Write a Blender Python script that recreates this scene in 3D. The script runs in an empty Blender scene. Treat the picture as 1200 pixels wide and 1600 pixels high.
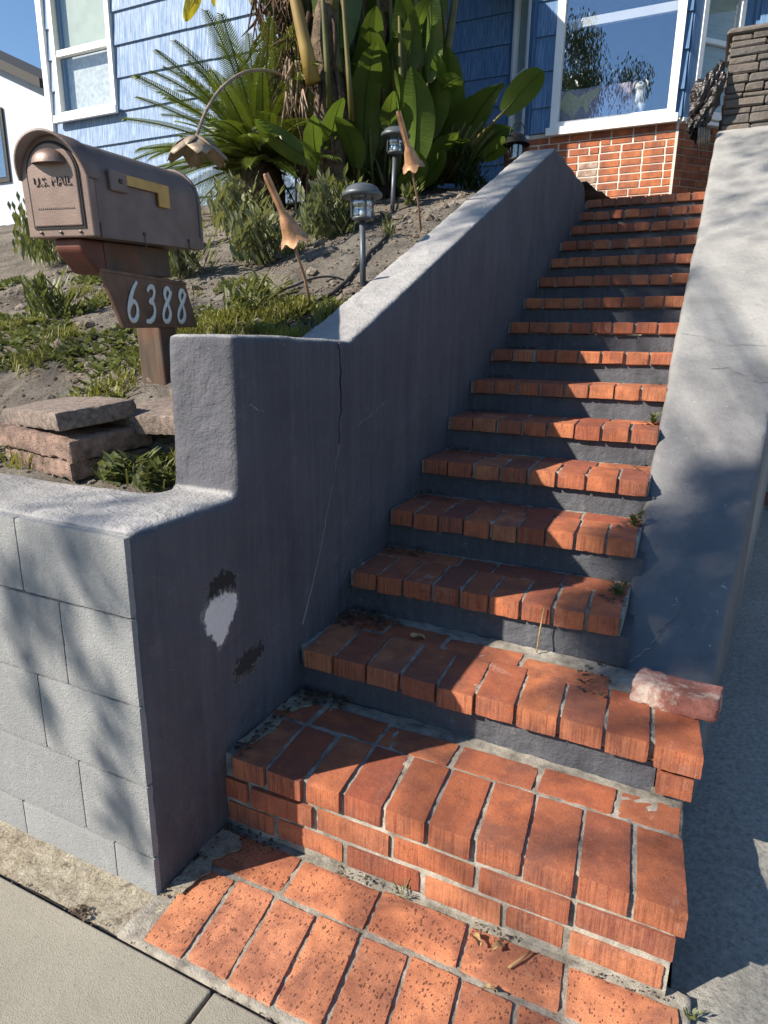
import bpy, bmesh, math, random
import numpy as np
from mathutils import Vector, Matrix, noise, Euler

random.seed(7)
rng = np.random.default_rng(7)
scene = bpy.context.scene
col = scene.collection
PI = math.pi
R = math.radians

# ------------------------------------------------------------------ camera
cam = bpy.data.cameras.new('camera')
camo = bpy.data.objects.new('camera', cam)
col.objects.link(camo)
cr = Vector((0.90230044, 0.43088623, 0.01381893))
cu = Vector((-0.12295103, 0.22647875, 0.96622483))
cf = Vector((-0.41320328, 0.87352414, -0.25732979))
camo.matrix_world = Matrix(((cr.x, cu.x, -cf.x, 0), (cr.y, cu.y, -cf.y, 0), (cr.z, cu.z, -cf.z, 1.25), (0, 0, 0, 1)))
cam.sensor_fit = 'VERTICAL'
cam.sensor_height = 24.0
cam.sensor_width = 18.0
cam.lens = 1015.0 / 1600.0 * 24.0
cam.clip_start = 0.05
cam.clip_end = 3000
scene.camera = camo

# ------------------------------------------------------------------ sky, sun, exposure
SUN = Vector((-1.0, -1.08, 1.02)).normalized()          # towards the sun
world = bpy.data.worlds.new('World')
scene.world = world
world.use_nodes = True
wn = world.node_tree
sky = wn.nodes.new('ShaderNodeTexSky')
sky.sky_type = 'NISHITA'
sky.sun_disc = False
sky.sun_elevation = math.asin(SUN.z)
sky.sun_rotation = math.atan2(SUN.x, SUN.y)
sky.air_density = 1.25
sky.dust_density = 0.0
sky.ozone_density = 6.0
bg = wn.nodes['Background']
bg.inputs[1].default_value = 0.082
wn.links.new(sky.outputs[0], bg.inputs[0])
sun = bpy.data.lights.new('sun', 'SUN')
sun.energy = 5.0
sun.angle = R(0.53)
sun.color = (1.0, 0.915, 0.785)
suno = bpy.data.objects.new('sun', sun)
col.objects.link(suno)
suno.rotation_euler = SUN.to_track_quat('Z', 'Y').to_euler()
suno.location = SUN * 40
vs = scene.view_settings
vs.view_transform = 'Standard'
vs.look = 'None'
vs.gamma = 1.0
vs.use_curve_mapping = False
vs.exposure = 0.97

# ------------------------------------------------------------------ node materials
class NT:
    def __init__(self, name):
        self.m = bpy.data.materials.new(name)
        self.m.use_nodes = True
        self.t = self.m.node_tree
        self.b = self.t.nodes['Principled BSDF']
        self.pos = None
    def n(self, kind, **kw):
        nd = self.t.nodes.new('ShaderNode' + kind)
        for k, v in kw.items():
            if hasattr(nd, k) and not k[0].isupper():
                setattr(nd, k, v)
        return nd
    def ln(self, a, b):
        self.t.links.new(a, b)
    def coord(self, scale=(1, 1, 1), obj=False):
        if obj:
            src = self.n('TexCoord').outputs['Object']
        else:
            src = self.n('NewGeometry').outputs['Position']
        mp = self.n('Mapping')
        mp.inputs['Scale'].default_value = scale
        self.ln(src, mp.inputs['Vector'])
        return mp.outputs[0]
    def noise(self, scale, detail=4, rough=0.55, vec=None, dist=0.0):
        nd = self.n('TexNoise')
        nd.inputs['Scale'].default_value = scale
        nd.inputs['Detail'].default_value = detail
        nd.inputs['Roughness'].default_value = rough
        nd.inputs['Distortion'].default_value = dist
        self.ln(vec if vec is not None else self.coord(), nd.inputs['Vector'])
        return nd.outputs['Fac']
    def ramp(self, fac, stops):
        nd = self.n('ValToRGB')
        e = nd.color_ramp.elements
        while len(e) < len(stops):
            e.new(0.5)
        for i, (p, c) in enumerate(stops):
            e[i].position = p
            e[i].color = (c, c, c, 1) if not hasattr(c, '__len__') else (*c[:3], 1)
        self.ln(fac, nd.inputs[0])
        return nd.outputs[0]
    def mix(self, fac, a, b, mode='MIX'):
        nd = self.n('Mix')
        nd.data_type = 'RGBA'
        nd.blend_type = mode
        for v, i in ((fac, 0), (a, 6), (b, 7)):
            if hasattr(v, 'is_linked'):
                self.ln(v, nd.inputs[i])
            elif i == 0:
                nd.inputs[0].default_value = v
            else:
                nd.inputs[i].default_value = (*v, 1)
        return nd.outputs[2]
    def math(self, op, a, b=0.0):
        nd = self.n('Math')
        nd.operation = op
        for v, i in ((a, 0), (b, 1)):
            if hasattr(v, 'is_linked'):
                self.ln(v, nd.inputs[i])
            else:
                nd.inputs[i].default_value = v
        return nd.outputs[0]
    def bump(self, h, strength=0.5, dist=0.01, prev=None):
        nd = self.n('Bump')
        nd.inputs['Strength'].default_value = strength
        nd.inputs['Distance'].default_value = dist
        self.ln(h, nd.inputs['Height'])
        if prev is not None:
            self.ln(prev, nd.inputs['Normal'])
        return nd.outputs[0]
    def out(self, color=None, rough=None, normal=None, metal=None, spec=None):
        b = self.b
        for v, k in ((color, 'Base Color'), (rough, 'Roughness'), (metal, 'Metallic'), (spec, 'Specular IOR Level')):
            if v is None:
                continue
            if hasattr(v, 'is_linked'):
                self.ln(v, b.inputs[k])
            else:
                b.inputs[k].default_value = (*v, 1) if hasattr(v, '__len__') else v
        if normal is not None:
            self.ln(normal, b.inputs['Normal'])
        return self.m

def plain(name, c, rough=0.6, metal=0.0, var=0.15, scale=20, bump=0.0, bscale=60, bdist=0.003):
    t = NT(name)
    n1 = t.noise(scale, 5)
    lo = tuple(x * (1 - var) for x in c)
    hi = tuple(min(1, x * (1 + var)) for x in c)
    colr = t.ramp(n1, [(0.3, lo), (0.7, hi)])
    nm = t.bump(t.noise(bscale, 4), bump, bdist) if bump else None
    return t.out(colr, rough, nm, metal)

def brick_material(name, tones, stria=True, pits=0.0, white=0.35, wlo=0.60):
    t = NT(name)
    oi = t.n('ObjectInfo')
    base = t.ramp(oi.outputs['Random'], [(i / (len(tones) - 1), c) for i, c in enumerate(tones)])
    n1 = t.noise(14, 6, 0.6)
    base = t.mix(t.ramp(n1, [(0.38, 0.0), (0.70, 0.65)]), base, (0.17, 0.055, 0.038), 'MIX')
    nw = t.noise(5.5, 6, 0.65, dist=0.8)
    base = t.mix(t.ramp(nw, [(0.46, 0.0), (0.64, 0.8)]), base, (0.19, 0.078, 0.058))
    n2 = t.noise(300, 3, 0.7)
    base = t.mix(t.ramp(n2, [(0.54, 0.0), (0.68, 0.75)]), base, (0.11, 0.045, 0.032))
    nb = t.noise(55, 5, 0.7)
    base = t.mix(t.ramp(nb, [(0.55, 0.0), (0.8, 0.45)]), base, (0.55, 0.23, 0.115))
    # lime bloom and dirt
    n3 = t.noise(9, 8, 0.75, dist=0.6)
    base = t.mix(t.ramp(n3, [(wlo, 0.0), (wlo + 0.15, white)]), base, (0.55, 0.47, 0.40))
    # wire-cut striations run down the faces
    nor = None
    geo = t.n('NewGeometry')
    if stria:
        v = t.coord((170, 170, 7))
        st = t.noise(1.0, 6, 0.75, vec=v, dist=0.3)
        sep = t.n('SeparateXYZ')
        t.ln(geo.outputs['True Normal'], sep.inputs[0])
        side = t.math('SUBTRACT', 1.0, t.math('ABSOLUTE', sep.outputs[2]))
        side = t.ramp(side, [(0.5, 0.0), (0.85, 1.0)])
        stc = t.math('MULTIPLY', t.ramp(st, [(0.42, 0.0), (0.62, 1.0)]), side)
        base = t.mix(t.math('MULTIPLY', stc, t.math('ADD', 0.12, t.math('MULTIPLY', oi.outputs['Random'], 0.45))), base, (0.56, 0.235, 0.12))
        std = t.math('MULTIPLY', t.ramp(st, [(0.34, 1.0), (0.46, 0.0)]), side)
        base = t.mix(t.math('MULTIPLY', std, 0.55), base, (0.16, 0.04, 0.025))
        nor = t.bump(t.math('MULTIPLY', st, side), 0.6, 0.006)
    if pits:
        vo = t.n('TexVoronoi')
        vo.inputs['Scale'].default_value = 125
        t.ln(t.coord((1.25, 0.65, 1)), vo.inputs['Vector'])
        pm = t.noise(16, 3)
        thr = t.math('MULTIPLY', pm, 0.62)
        pit = t.math('LESS_THAN', vo.outputs['Distance'], thr)
        gate = t.math('GREATER_THAN', t.noise(75, 2), 0.50)
        pit = t.math('MULTIPLY', pit, gate)
        base = t.mix(t.math('MULTIPLY', pit, 0.8 * pits), base, (0.085, 0.032, 0.022))
        nor = t.bump(t.math('SUBTRACT', 1.0, pit), 0.6 * pits, 0.004, nor)
    fine = t.noise(420, 4, 0.7)
    nor = t.bump(fine, 0.6, 0.003, nor)
    nor = t.bump(nb, 0.35, 0.004, nor)
    nor = t.bump(n1, 0.3, 0.006, nor)
    return t.out(base, 0.86, nor, spec=0.25)

def blob(t, yc, zc, ry, rz, amp, shear=0.0, tp=0.0):
    """0..1+ distance field round a worn spot on the wall's stair side (ragged by noise)"""
    geo = t.n('NewGeometry')
    sep = t.n('SeparateXYZ')
    t.ln(geo.outputs['Position'], sep.inputs[0])
    wob = t.math('MULTIPLY', t.math('SUBTRACT', t.noise(55, 5, 0.7), 0.5), amp)
    wo2 = t.math('MULTIPLY', t.math('SUBTRACT', t.noise(48, 5, 0.7, vec=t.coord((1, 1.3, 0.8))), 0.5), amp)
    dz = t.math('ADD', t.math('SUBTRACT', sep.outputs[2], zc), wo2)
    dy = t.math('ADD', t.math('SUBTRACT', sep.outputs[1], yc), wob)
    dy = t.math('SUBTRACT', dy, t.math('MULTIPLY', dz, shear))
    # narrower towards the bottom
    wd = t.math('MULTIPLY', t.math('MAXIMUM', t.math('ADD', 1.0, t.math('MULTIPLY', dz, tp / rz)), 0.15), ry)
    q1 = t.math('POWER', t.math('ABSOLUTE', t.math('DIVIDE', dy, wd)), 2.0)
    q2 = t.math('POWER', t.math('ABSOLUTE', t.math('DIVIDE', dz, rz)), 2.0)
    return t.math('ADD', q1, q2)

def stucco_material(name, c, worn=(0.34, 0.35, 0.36), wear=0.5, streak=0.3, grain=140, top=None, chips=False):
    t = NT(name)
    n1 = t.noise(3.2, 7, 0.62)
    base = t.ramp(n1, [(0.3, tuple(x * 0.8 for x in c)), (0.7, tuple(x * 1.2 for x in c))])
    vs_ = t.coord((45, 45, 1.6))
    st = t.noise(1.0, 4, 0.6, vec=vs_)
    base = t.mix(t.math('MULTIPLY', t.ramp(st, [(0.45, 0.0), (0.7, 1.0)]), streak), base, tuple(min(1, x * 1.7) for x in c))
    n2 = t.noise(26, 8, 0.72, dist=0.4)
    base = t.mix(t.math('MULTIPLY', t.ramp(n2, [(0.57, 0.0), (0.72, 1.0)]), wear), base, worn)
    drip = t.noise(1.0, 5, 0.7, vec=t.coord((9, 9, 0.7)))
    base = t.mix(t.math('MULTIPLY', t.ramp(drip, [(0.52, 0.0), (0.68, 1.0)]), 0.45), base, tuple(x * 0.55 for x in c))
    dust = t.noise(14, 9, 0.8, dist=0.7)
    base = t.mix(t.math('MULTIPLY', t.ramp(dust, [(0.58, 0.0), (0.70, 1.0)]), 0.28), base, tuple(min(1, x * 2.0) for x in c))
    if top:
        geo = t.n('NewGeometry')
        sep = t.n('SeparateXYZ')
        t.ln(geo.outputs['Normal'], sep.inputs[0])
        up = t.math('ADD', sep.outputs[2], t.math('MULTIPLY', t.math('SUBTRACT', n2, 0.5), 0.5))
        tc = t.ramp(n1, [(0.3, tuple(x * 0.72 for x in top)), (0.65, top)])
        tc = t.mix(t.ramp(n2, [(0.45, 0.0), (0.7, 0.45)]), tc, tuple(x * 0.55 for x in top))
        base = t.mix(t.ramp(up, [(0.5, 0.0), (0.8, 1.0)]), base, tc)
    ns = t.noise(110, 2, 0.5)
    base = t.mix(t.ramp(ns, [(0.765, 0.0), (0.79, 0.55)]), base, (0.6, 0.6, 0.6))
    nor = None
    if chips:
        inner = t.n('NewGeometry')
        sx = t.n('SeparateXYZ')
        t.ln(inner.outputs['Normal'], sx.inputs[0])
        gate = t.math('GREATER_THAN', sx.outputs[0], 0.6)
        for yc, zc, ry, rz, am, sh, tp, core, rim in ((1.166, 0.668, 0.060, 0.040, 0.11, 0.1, -0.2, (0.030, 0.028, 0.028), (0.20, 0.195, 0.19)), (1.250, 0.425, 0.066, 0.038, 0.13, 0.6, 0.3, (0.036, 0.033, 0.034), (0.30, 0.25, 0.19)),
                                                  (1.152, 0.582, 0.062, 0.078, 0.05, 0.12, 0.75, (0.72, 0.69, 0.64), (0.25, 0.24, 0.235))):
            f = blob(t, yc, zc, ry, rz, am, sh, tp)
            rimm = t.math('MULTIPLY', t.ramp(f, [(0.80, 1.0), (1.0, 0.0)]), gate)
            corem = t.math('MULTIPLY', t.ramp(f, [(0.70, 1.0), (0.78, 0.0)]), gate)
            base = t.mix(t.math('MULTIPLY', rimm, t.ramp(n2, [(0.42, 0.15), (0.56, 1.0)])), base, rim)
            base = t.mix(corem, base, core)
            nor = t.bump(t.math('SUBTRACT', 1.0, corem), 1.0, 0.012, nor)
    g = t.noise(grain, 4, 0.65)
    nor = t.bump(g, 0.75, 0.005, nor)
    nor = t.bump(t.noise(28, 5, 0.6), 0.5, 0.014, nor)
    nor = t.bump(t.noise(7, 4, 0.55, dist=1.2), 0.35, 0.03, nor)
    nor = t.bump(st, 0.12, 0.004, nor)
    return t.out(base, 0.78, nor, spec=0.3)

M = {}
BR = [(0.42, 0.120, 0.052), (0.55, 0.205, 0.095), (0.31, 0.085, 0.046), (0.48, 0.150, 0.066), (0.24, 0.080, 0.055), (0.52, 0.180, 0.078), (0.36, 0.100, 0.05), (0.58, 0.235, 0.115)]
M['brick'] = brick_material('stair_brick', BR, True, 0.25, 0.45)
M['paver'] = brick_material('paver_brick', [(0.60, 0.235, 0.118), (0.64, 0.26, 0.13), (0.54, 0.20, 0.098), (0.61, 0.25, 0.135)], False, 1.0, 0.4)
M['house_brick'] = brick_material('house_brick', [(0.47, 0.15, 0.06), (0.52, 0.18, 0.075), (0.40, 0.12, 0.05), (0.50, 0.19, 0.085)], False, 0.0, 0.15)
M['beige_brick'] = brick_material('beige_brick', [(0.5, 0.42, 0.33), (0.46, 0.39, 0.31)], False, 0.0, 0.2)
M['pink_brick'] = brick_material('pink_brick', [(0.36, 0.15, 0.125), (0.36, 0.15, 0.125)], False, 0.3, 0.9, 0.47)
M['stone_paver'] = plain('tan_concrete_paver', (0.195, 0.150, 0.124), 0.9, 0, 0.5, 70, 0.9, 240, 0.006)
M['red_paver'] = plain('red_concrete_paver', (0.215, 0.140, 0.108), 0.9, 0, 0.55, 30, 0.9, 200, 0.008)

def mortar_mat():
    t = NT('mortar')
    n1 = t.noise(18, 7, 0.7)
    c = t.ramp(n1, [(0.28, (0.085, 0.075, 0.062)), (0.47, (0.27, 0.245, 0.205)), (0.72, (0.52, 0.475, 0.40))])
    return t.out(c, 0.95, t.bump(t.noise(220, 5, 0.7), 0.8, 0.006))
M['mortar'] = mortar_mat()
M['white_mortar'] = plain('white_mortar', (0.58, 0.54, 0.48), 0.9, 0, 0.15, 30, 0.5, 200)
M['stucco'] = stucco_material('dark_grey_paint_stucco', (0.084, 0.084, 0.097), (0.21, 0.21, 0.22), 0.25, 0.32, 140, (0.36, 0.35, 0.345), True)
def right_wall_mat():
    """bare weathered cement above, a later coat of dark paint on the lowest stretch"""
    t = NT('worn_grey_paint_stucco')
    n1 = t.noise(3.0, 8, 0.65)
    n2 = t.noise(24, 8, 0.72, dist=0.5)
    pale = t.ramp(n1, [(0.28, (0.19, 0.188, 0.185)), (0.5, (0.29, 0.285, 0.275)), (0.72, (0.36, 0.35, 0.335))])
    pale = t.mix(t.ramp(n2, [(0.50, 0.0), (0.72, 0.5)]), pale, (0.17, 0.168, 0.168))
    dark = t.ramp(n1, [(0.3, (0.125, 0.125, 0.132)), (0.7, (0.185, 0.183, 0.186))])
    dark = t.mix(t.ramp(n2, [(0.60, 0.0), (0.74, 0.5)]), dark, (0.34, 0.335, 0.32))
    geo = t.n('NewGeometry')
    sep = t.n('SeparateXYZ')
    t.ln(geo.outputs['Position'], sep.inputs[0])
    yy = t.math('ADD', sep.outputs[1], t.math('MULTIPLY', t.math('SUBTRACT', n1, 0.5), 0.9))
    mr = t.n('MapRange')
    mr.inputs[1].default_value = 2.7
    mr.inputs[2].default_value = 3.25
    t.ln(yy, mr.inputs[0])
    base = t.mix(mr.outputs[0], dark, pale)
    pk = t.noise(38, 6, 0.7, dist=1.0)
    base = t.mix(t.ramp(pk, [(0.665, 0.0), (0.70, 0.8)]), base, (0.50, 0.48, 0.44))
    nor = t.bump(t.noise(120, 4, 0.65), 0.5, 0.004)
    nor = t.bump(n2, 0.55, 0.012, nor)
    nor = t.bump(pk, 0.3, 0.008, nor)
    return t.out(base, 0.82, nor, spec=0.25)
M['stucco_r'] = right_wall_mat()
def block_mat():
    t = NT('grey_painted_block')
    oi = t.n('ObjectInfo')
    tone = t.ramp(oi.outputs['Random'], [(0.0, (0.225, 0.23, 0.235)), (0.5, (0.255, 0.26, 0.262)), (1.0, (0.28, 0.284, 0.284))])
    n1 = t.noise(5, 7, 0.65)
    base = t.mix(t.ramp(n1, [(0.35, 0.0), (0.7, 0.45)]), tone, (0.17, 0.174, 0.18))
    n2 = t.noise(30, 8, 0.72, dist=0.4)
    base = t.mix(t.ramp(n2, [(0.55, 0.0), (0.72, 0.4)]), base, (0.36, 0.36, 0.355))
    pit = t.noise(210, 3, 0.6)
    base = t.mix(t.ramp(pit, [(0.60, 0.0), (0.68, 0.7)]), base, (0.085, 0.087, 0.092))
    nor = t.bump(pit, 0.7, -0.004)
    nor = t.bump(t.noise(70, 5, 0.7), 0.45, 0.006, nor)
    return t.out(base, 0.82, nor, spec=0.3)
M['block'] = block_mat()
M['riser'] = stucco_material('blue_black_riser_paint', (0.078, 0.080, 0.092), (0.22, 0.21, 0.20), 0.45, 0.3)
M['plaster'] = plain('bare_white_plaster', (0.78, 0.75, 0.70), 0.9, 0, 0.08, 60, 0.4, 160)
M['crack'] = plain('crack_dirt', (0.028, 0.027, 0.028), 0.95)
M['torn'] = plain('torn_paint', (0.048, 0.045, 0.045), 0.85, 0, 0.8, 60, 0.5, 90, 0.006)
M['scuff'] = plain('scuff_grey', (0.26, 0.255, 0.25), 0.9)

def concrete(name, c, spots=0.5, rough=0.9, grain=0.6, crackle=False):
    t = NT(name)
    n1 = t.noise(2.1, 8, 0.65)
    base = t.ramp(n1, [(0.3, tuple(x * 0.78 for x in c)), (0.7, tuple(x * 1.15 for x in c))])
    n2 = t.noise(330, 3, 0.7)
    base = t.mix(t.ramp(n2, [(0.5, 0.0), (0.72, spots)]), base, tuple(x * 0.32 for x in c))
    n6 = t.noise(125, 4, 0.75)
    base = t.mix(t.ramp(n6, [(0.52, 0.0), (0.70, spots)]), base, tuple(x * 0.5 for x in c))
    n4 = t.noise(420, 2, 0.7, vec=t.coord((1.0, 1.1, 1.0)))
    base = t.mix(t.ramp(n4, [(0.58, 0.0), (0.75, spots * 0.8)]), base, tuple(min(0.85, x * 1.6) for x in c))
    n3 = t.noise(11, 8, 0.72, dist=0.5)
    base = t.mix(t.ramp(n3, [(0.58, 0.0), (0.8, 0.5)]), base, tuple(x * 0.5 for x in c))
    n5 = t.noise(34, 4, 0.6)
    base = t.mix(t.ramp(n5, [(0.68, 0.0), (0.73, 0.55)]), base, tuple(x * 0.35 for x in c))
    base = t.mix(t.ramp(t.noise(27, 3, 0.6), [(0.715, 0.0), (0.75, 0.7)]), base, tuple(min(0.8, x * 1.9) for x in c))
    return t.out(base, rough, t.bump(n2, grain, 0.005, t.bump(n3, 0.3, 0.01)))
M['sidewalk'] = concrete('sidewalk_concrete', (0.285, 0.262, 0.212), 0.55, 0.9, 0.5)
def apron_mat():
    t = NT('rough_apron_concrete')
    a = t.noise(38, 8, 0.75, dist=0.4)
    base = t.ramp(a, [(0.34, (0.13, 0.105, 0.075)), (0.45, (0.40, 0.345, 0.255)), (0.62, (0.58, 0.52, 0.41))])
    base = t.mix(t.ramp(t.noise(6, 5, 0.6), [(0.5, 0.0), (0.7, 0.5)]), base, (0.30, 0.215, 0.13))
    base = t.mix(t.ramp(t.noise(170, 3, 0.7), [(0.56, 0.0), (0.68, 0.8)]), base, (0.10, 0.085, 0.065))
    return t.out(base, 0.95, t.bump(a, 0.9, 0.02, t.bump(t.noise(170, 4, 0.7), 0.8, 0.008)))
M['apron'] = apron_mat()
def drive_mat():
    t = NT('driveway_concrete')
    a = t.noise(75, 8, 0.78)
    base = t.ramp(a, [(0.34, (0.20, 0.19, 0.17)), (0.5, (0.38, 0.365, 0.325)), (0.68, (0.54, 0.51, 0.45))])
    base = t.mix(t.ramp(t.noise(2.2, 7, 0.65), [(0.45, 0.0), (0.7, 0.5)]), base, (0.20, 0.19, 0.17))
    base = t.mix(t.ramp(t.noise(260, 3, 0.7), [(0.58, 0.0), (0.72, 0.6)]), base, (0.10, 0.095, 0.088))
    return t.out(base, 0.95, t.bump(a, 0.8, 0.012, t.bump(t.noise(260, 4, 0.7), 0.6, 0.006)))
M['driveway'] = drive_mat()
M['asphalt'] = concrete('asphalt', (0.055, 0.055, 0.057), 0.4)
M['landing'] = concrete('landing_concrete', (0.25, 0.22, 0.2), 0.3)

def soil_mat():
    t = NT('dry_soil')
    n1 = t.noise(2.6, 9, 0.7)
    base = t.ramp(n1, [(0.3, (0.095, 0.078, 0.062)), (0.5, (0.23, 0.20, 0.168)), (0.72, (0.36, 0.33, 0.28))])
    n2 = t.noise(70, 5, 0.75)
    base = t.mix(t.ramp(n2, [(0.5, 0.0), (0.75, 0.65)]), base, (0.40, 0.36, 0.30))
    base = t.mix(t.ramp(t.noise(120, 3, 0.7), [(0.6, 0.0), (0.72, 0.6)]), base, (0.055, 0.045, 0.035))
    nor = t.bump(n2, 0.9, 0.03, t.bump(t.noise(16, 6, 0.7), 0.8, 0.05))
    return t.out(base, 0.97, nor, spec=0.1)
M['soil'] = soil_mat()
M['clod'] = plain('soil_clod', (0.19, 0.155, 0.12), 0.97, 0, 0.5, 60, 0.8, 140, 0.01)
M['litter'] = plain('dry_leaf_litter', (0.075, 0.05, 0.034), 0.9, 0, 0.6, 80)
M['dryleaf'] = plain('dry_leaf', (0.36, 0.24, 0.11), 0.8, 0, 0.35, 60)

def leaf_mat(name, c, rough=0.45, trans=0.25, var=0.4, scale=3.0, rnd=0.35):
    t = NT(name)
    oi = t.n('ObjectInfo')
    n1 = t.noise(scale, 4)
    lo = tuple(x * (1 - var) for x in c)
    hi = (min(1, c[0] * (1 + var * 1.2)), min(1, c[1] * (1 + var)), c[2])
    base = t.ramp(n1, [(0.3, lo), (0.7, hi)])
    b2 = t.mix(t.math('MULTIPLY', oi.outputs['Random'], rnd), base, (c[0] * 1.7, c[1] * 1.35, c[2] * 0.8))
    m = t.out(b2, rough)
    tr = t.n('BsdfTranslucent')
    t.ln(t.mix(0.5, b2, (c[0] * 2.2, c[1] * 2.0, c[2] * 0.6)), tr.inputs[0])
    ms = t.n('MixShader')
    ms.inputs[0].default_value = trans
    t.ln(t.b.outputs[0], ms.inputs[1])
    t.ln(tr.outputs[0], ms.inputs[2])
    t.ln(ms.outputs[0], t.t.nodes['Material Output'].inputs[0])
    return m
def banana_mat():
    m = leaf_mat('banana_leaf', (0.072, 0.118, 0.028), 0.40, 0.34)
    t = NT.__new__(NT)
    t.m, t.t = m, m.node_tree
    t.b = t.t.nodes['Principled BSDF']
    src = t.b.inputs['Base Color'].links[0].from_socket
    brown = t.ramp(t.noise(4.5, 6, 0.7, dist=0.8), [(0.62, 0.0), (0.72, 0.9)])
    t.ln(t.mix(brown, src, (0.16, 0.10, 0.04)), t.b.inputs['Base Color'])
    vein = t.noise(1.0, 3, 0.6, vec=t.coord((70, 5, 1), obj=True))
    t.ln(t.bump(vein, 0.35, 0.01), t.b.inputs['Normal'])
    return m
M['strelitzia'] = banana_mat()
M['petiole'] = leaf_mat('petiole_green', (0.075, 0.080, 0.028), 0.5, 0.1, 0.6, 7, 0.9)
M['yellow_petiole'] = leaf_mat('yellowing_petiole', (0.22, 0.165, 0.06), 0.5, 0.1, 0.4, 5)
M['yellow_leaf'] = leaf_mat('yellow_leaf', (0.42, 0.36, 0.05), 0.45, 0.35, 0.4, 6)
M['dead'] = plain('dead_brown_sheath', (0.085, 0.052, 0.034), 0.9, 0, 0.7, 30, 0.5, 90, 0.01)
M['trunk'] = plain('fibrous_trunk', (0.11, 0.078, 0.052), 0.95, 0, 0.6, 22, 0.9, 60, 0.02)
M['cycad'] = leaf_mat('cycad_leaf', (0.105, 0.150, 0.030), 0.40, 0.2, 0.45, 6)
M['weed'] = leaf_mat('weed_leaf', (0.115, 0.142, 0.070), 0.55, 0.3, 0.4, 12)
M['greyweed'] = leaf_mat('grey_green_weed', (0.155, 0.180, 0.115), 0.6, 0.25, 0.35, 9)
M['grass'] = leaf_mat('grass_blade', (0.165, 0.175, 0.062), 0.6, 0.3, 0.6, 5, 0)
M['dkgreen'] = leaf_mat('dark_shrub', (0.03, 0.055, 0.02), 0.5, 0.2)
M['treeleaf'] = leaf_mat('street_tree_leaf', (0.05, 0.075, 0.025), 0.5, 0.2)
M['bark'] = plain('bark', (0.16, 0.12, 0.09), 0.9, 0, 0.4, 12, 0.8, 30, 0.03)

M['bronze'] = plain('brown_bronze_coat', (0.165, 0.122, 0.108), 0.55, 0.3, 0.28, 9, 0.25, 220, 0.002)
M['bronze_face'] = plain('rubbed_bronze_coat', (0.215, 0.150, 0.125), 0.45, 0.4, 0.22, 12, 0.25, 220, 0.002)
M['brass'] = plain('brass_flag', (0.46, 0.29, 0.10), 0.42, 0.75, 0.15, 25, 0.2, 120)
M['screw'] = plain('screw_metal', (0.09, 0.07, 0.06), 0.4, 0.8)
M['plaque'] = plain('brown_plaque', (0.135, 0.076, 0.050), 0.5, 0.2, 0.3, 18, 0.2, 100)
M['digit'] = plain('white_enamel', (0.62, 0.62, 0.58), 0.5, 0, 0.15, 60)
def wood_mat(name, c):
    t = NT(name)
    n1 = t.noise(1.0, 6, 0.6, vec=t.coord((40, 8, 6)))
    base = t.ramp(n1, [(0.3, tuple(x * 0.5 for x in c)), (0.7, tuple(x * 1.3 for x in c))])
    base = t.mix(t.ramp(t.noise(7, 4), [(0.5, 0.0), (0.7, 0.8)]), base, (0.15, 0.055, 0.025))
    return t.out(base, 0.8, t.bump(n1, 0.5, 0.005))
M['post_wood'] = wood_mat('weathered_red_post', (0.105, 0.070, 0.048))
M['red_wood'] = plain('red_painted_wood', (0.10, 0.026, 0.014), 0.55, 0, 0.4, 14)
M['copper'] = plain('copper_patina', (0.44, 0.235, 0.125), 0.5, 0.45, 0.3, 30, 0.3, 120)
M['copper_stem'] = plain('copper_stem', (0.28, 0.17, 0.11), 0.6, 0.3, 0.3, 30)
M['aged'] = plain('aged_copper', (0.27, 0.21, 0.15), 0.6, 0.3, 0.35, 25, 0.3, 80)
M['lampgrey'] = plain('grey_plastic_lamp', (0.085, 0.095, 0.105), 0.45, 0.3, 0.2, 20)
M['solar'] = plain('solar_cell', (0.02, 0.025, 0.035), 0.15)
M['lampblack'] = plain('black_lantern_metal', (0.02, 0.018, 0.017), 0.5, 0.4)
M['cable'] = plain('black_cable', (0.015, 0.015, 0.017), 0.5)
M['white'] = plain('white_trim_paint', (0.80, 0.80, 0.78), 0.5, 0, 0.05, 5)
M['blind'] = plain('window_blind', (0.40, 0.44, 0.38), 0.7, 0, 0.10, 6)
M['curtain'] = plain('lace_curtain', (0.50, 0.52, 0.55), 0.8, 0, 0.22, 25)
M['dark'] = plain('dark_interior', (0.03, 0.03, 0.035), 0.9)
M['blanket'] = plain('mauve_blanket', (0.66, 0.58, 0.70), 0.95, 0, 0.2, 30, 0.5, 80)
M['dog'] = plain('white_dog_coat', (0.95, 0.92, 0.86), 0.9, 0, 0.05, 20)
M['dognose'] = plain('dog_nose', (0.03, 0.025, 0.025), 0.4)
M['neigh'] = plain('white_stucco', (0.44, 0.475, 0.53), 0.9, 0, 0.06, 3, 0.3, 60)
M['roofdark'] = plain('dark_fascia', (0.03, 0.028, 0.027), 0.8)
M['roof'] = plain('brown_roof', (0.12, 0.10, 0.09), 0.9, 0, 0.3, 10, 0.6, 30)
M['bag'] = plain('crumpled_dark_bag', (0.014, 0.010, 0.009), 0.22, 0.0, 0.7, 12, 0.7, 40, 0.02)
M['bagedge'] = plain('dry_bract', (0.30, 0.22, 0.15), 0.7, 0, 0.4, 20)
M['stone'] = None
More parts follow.
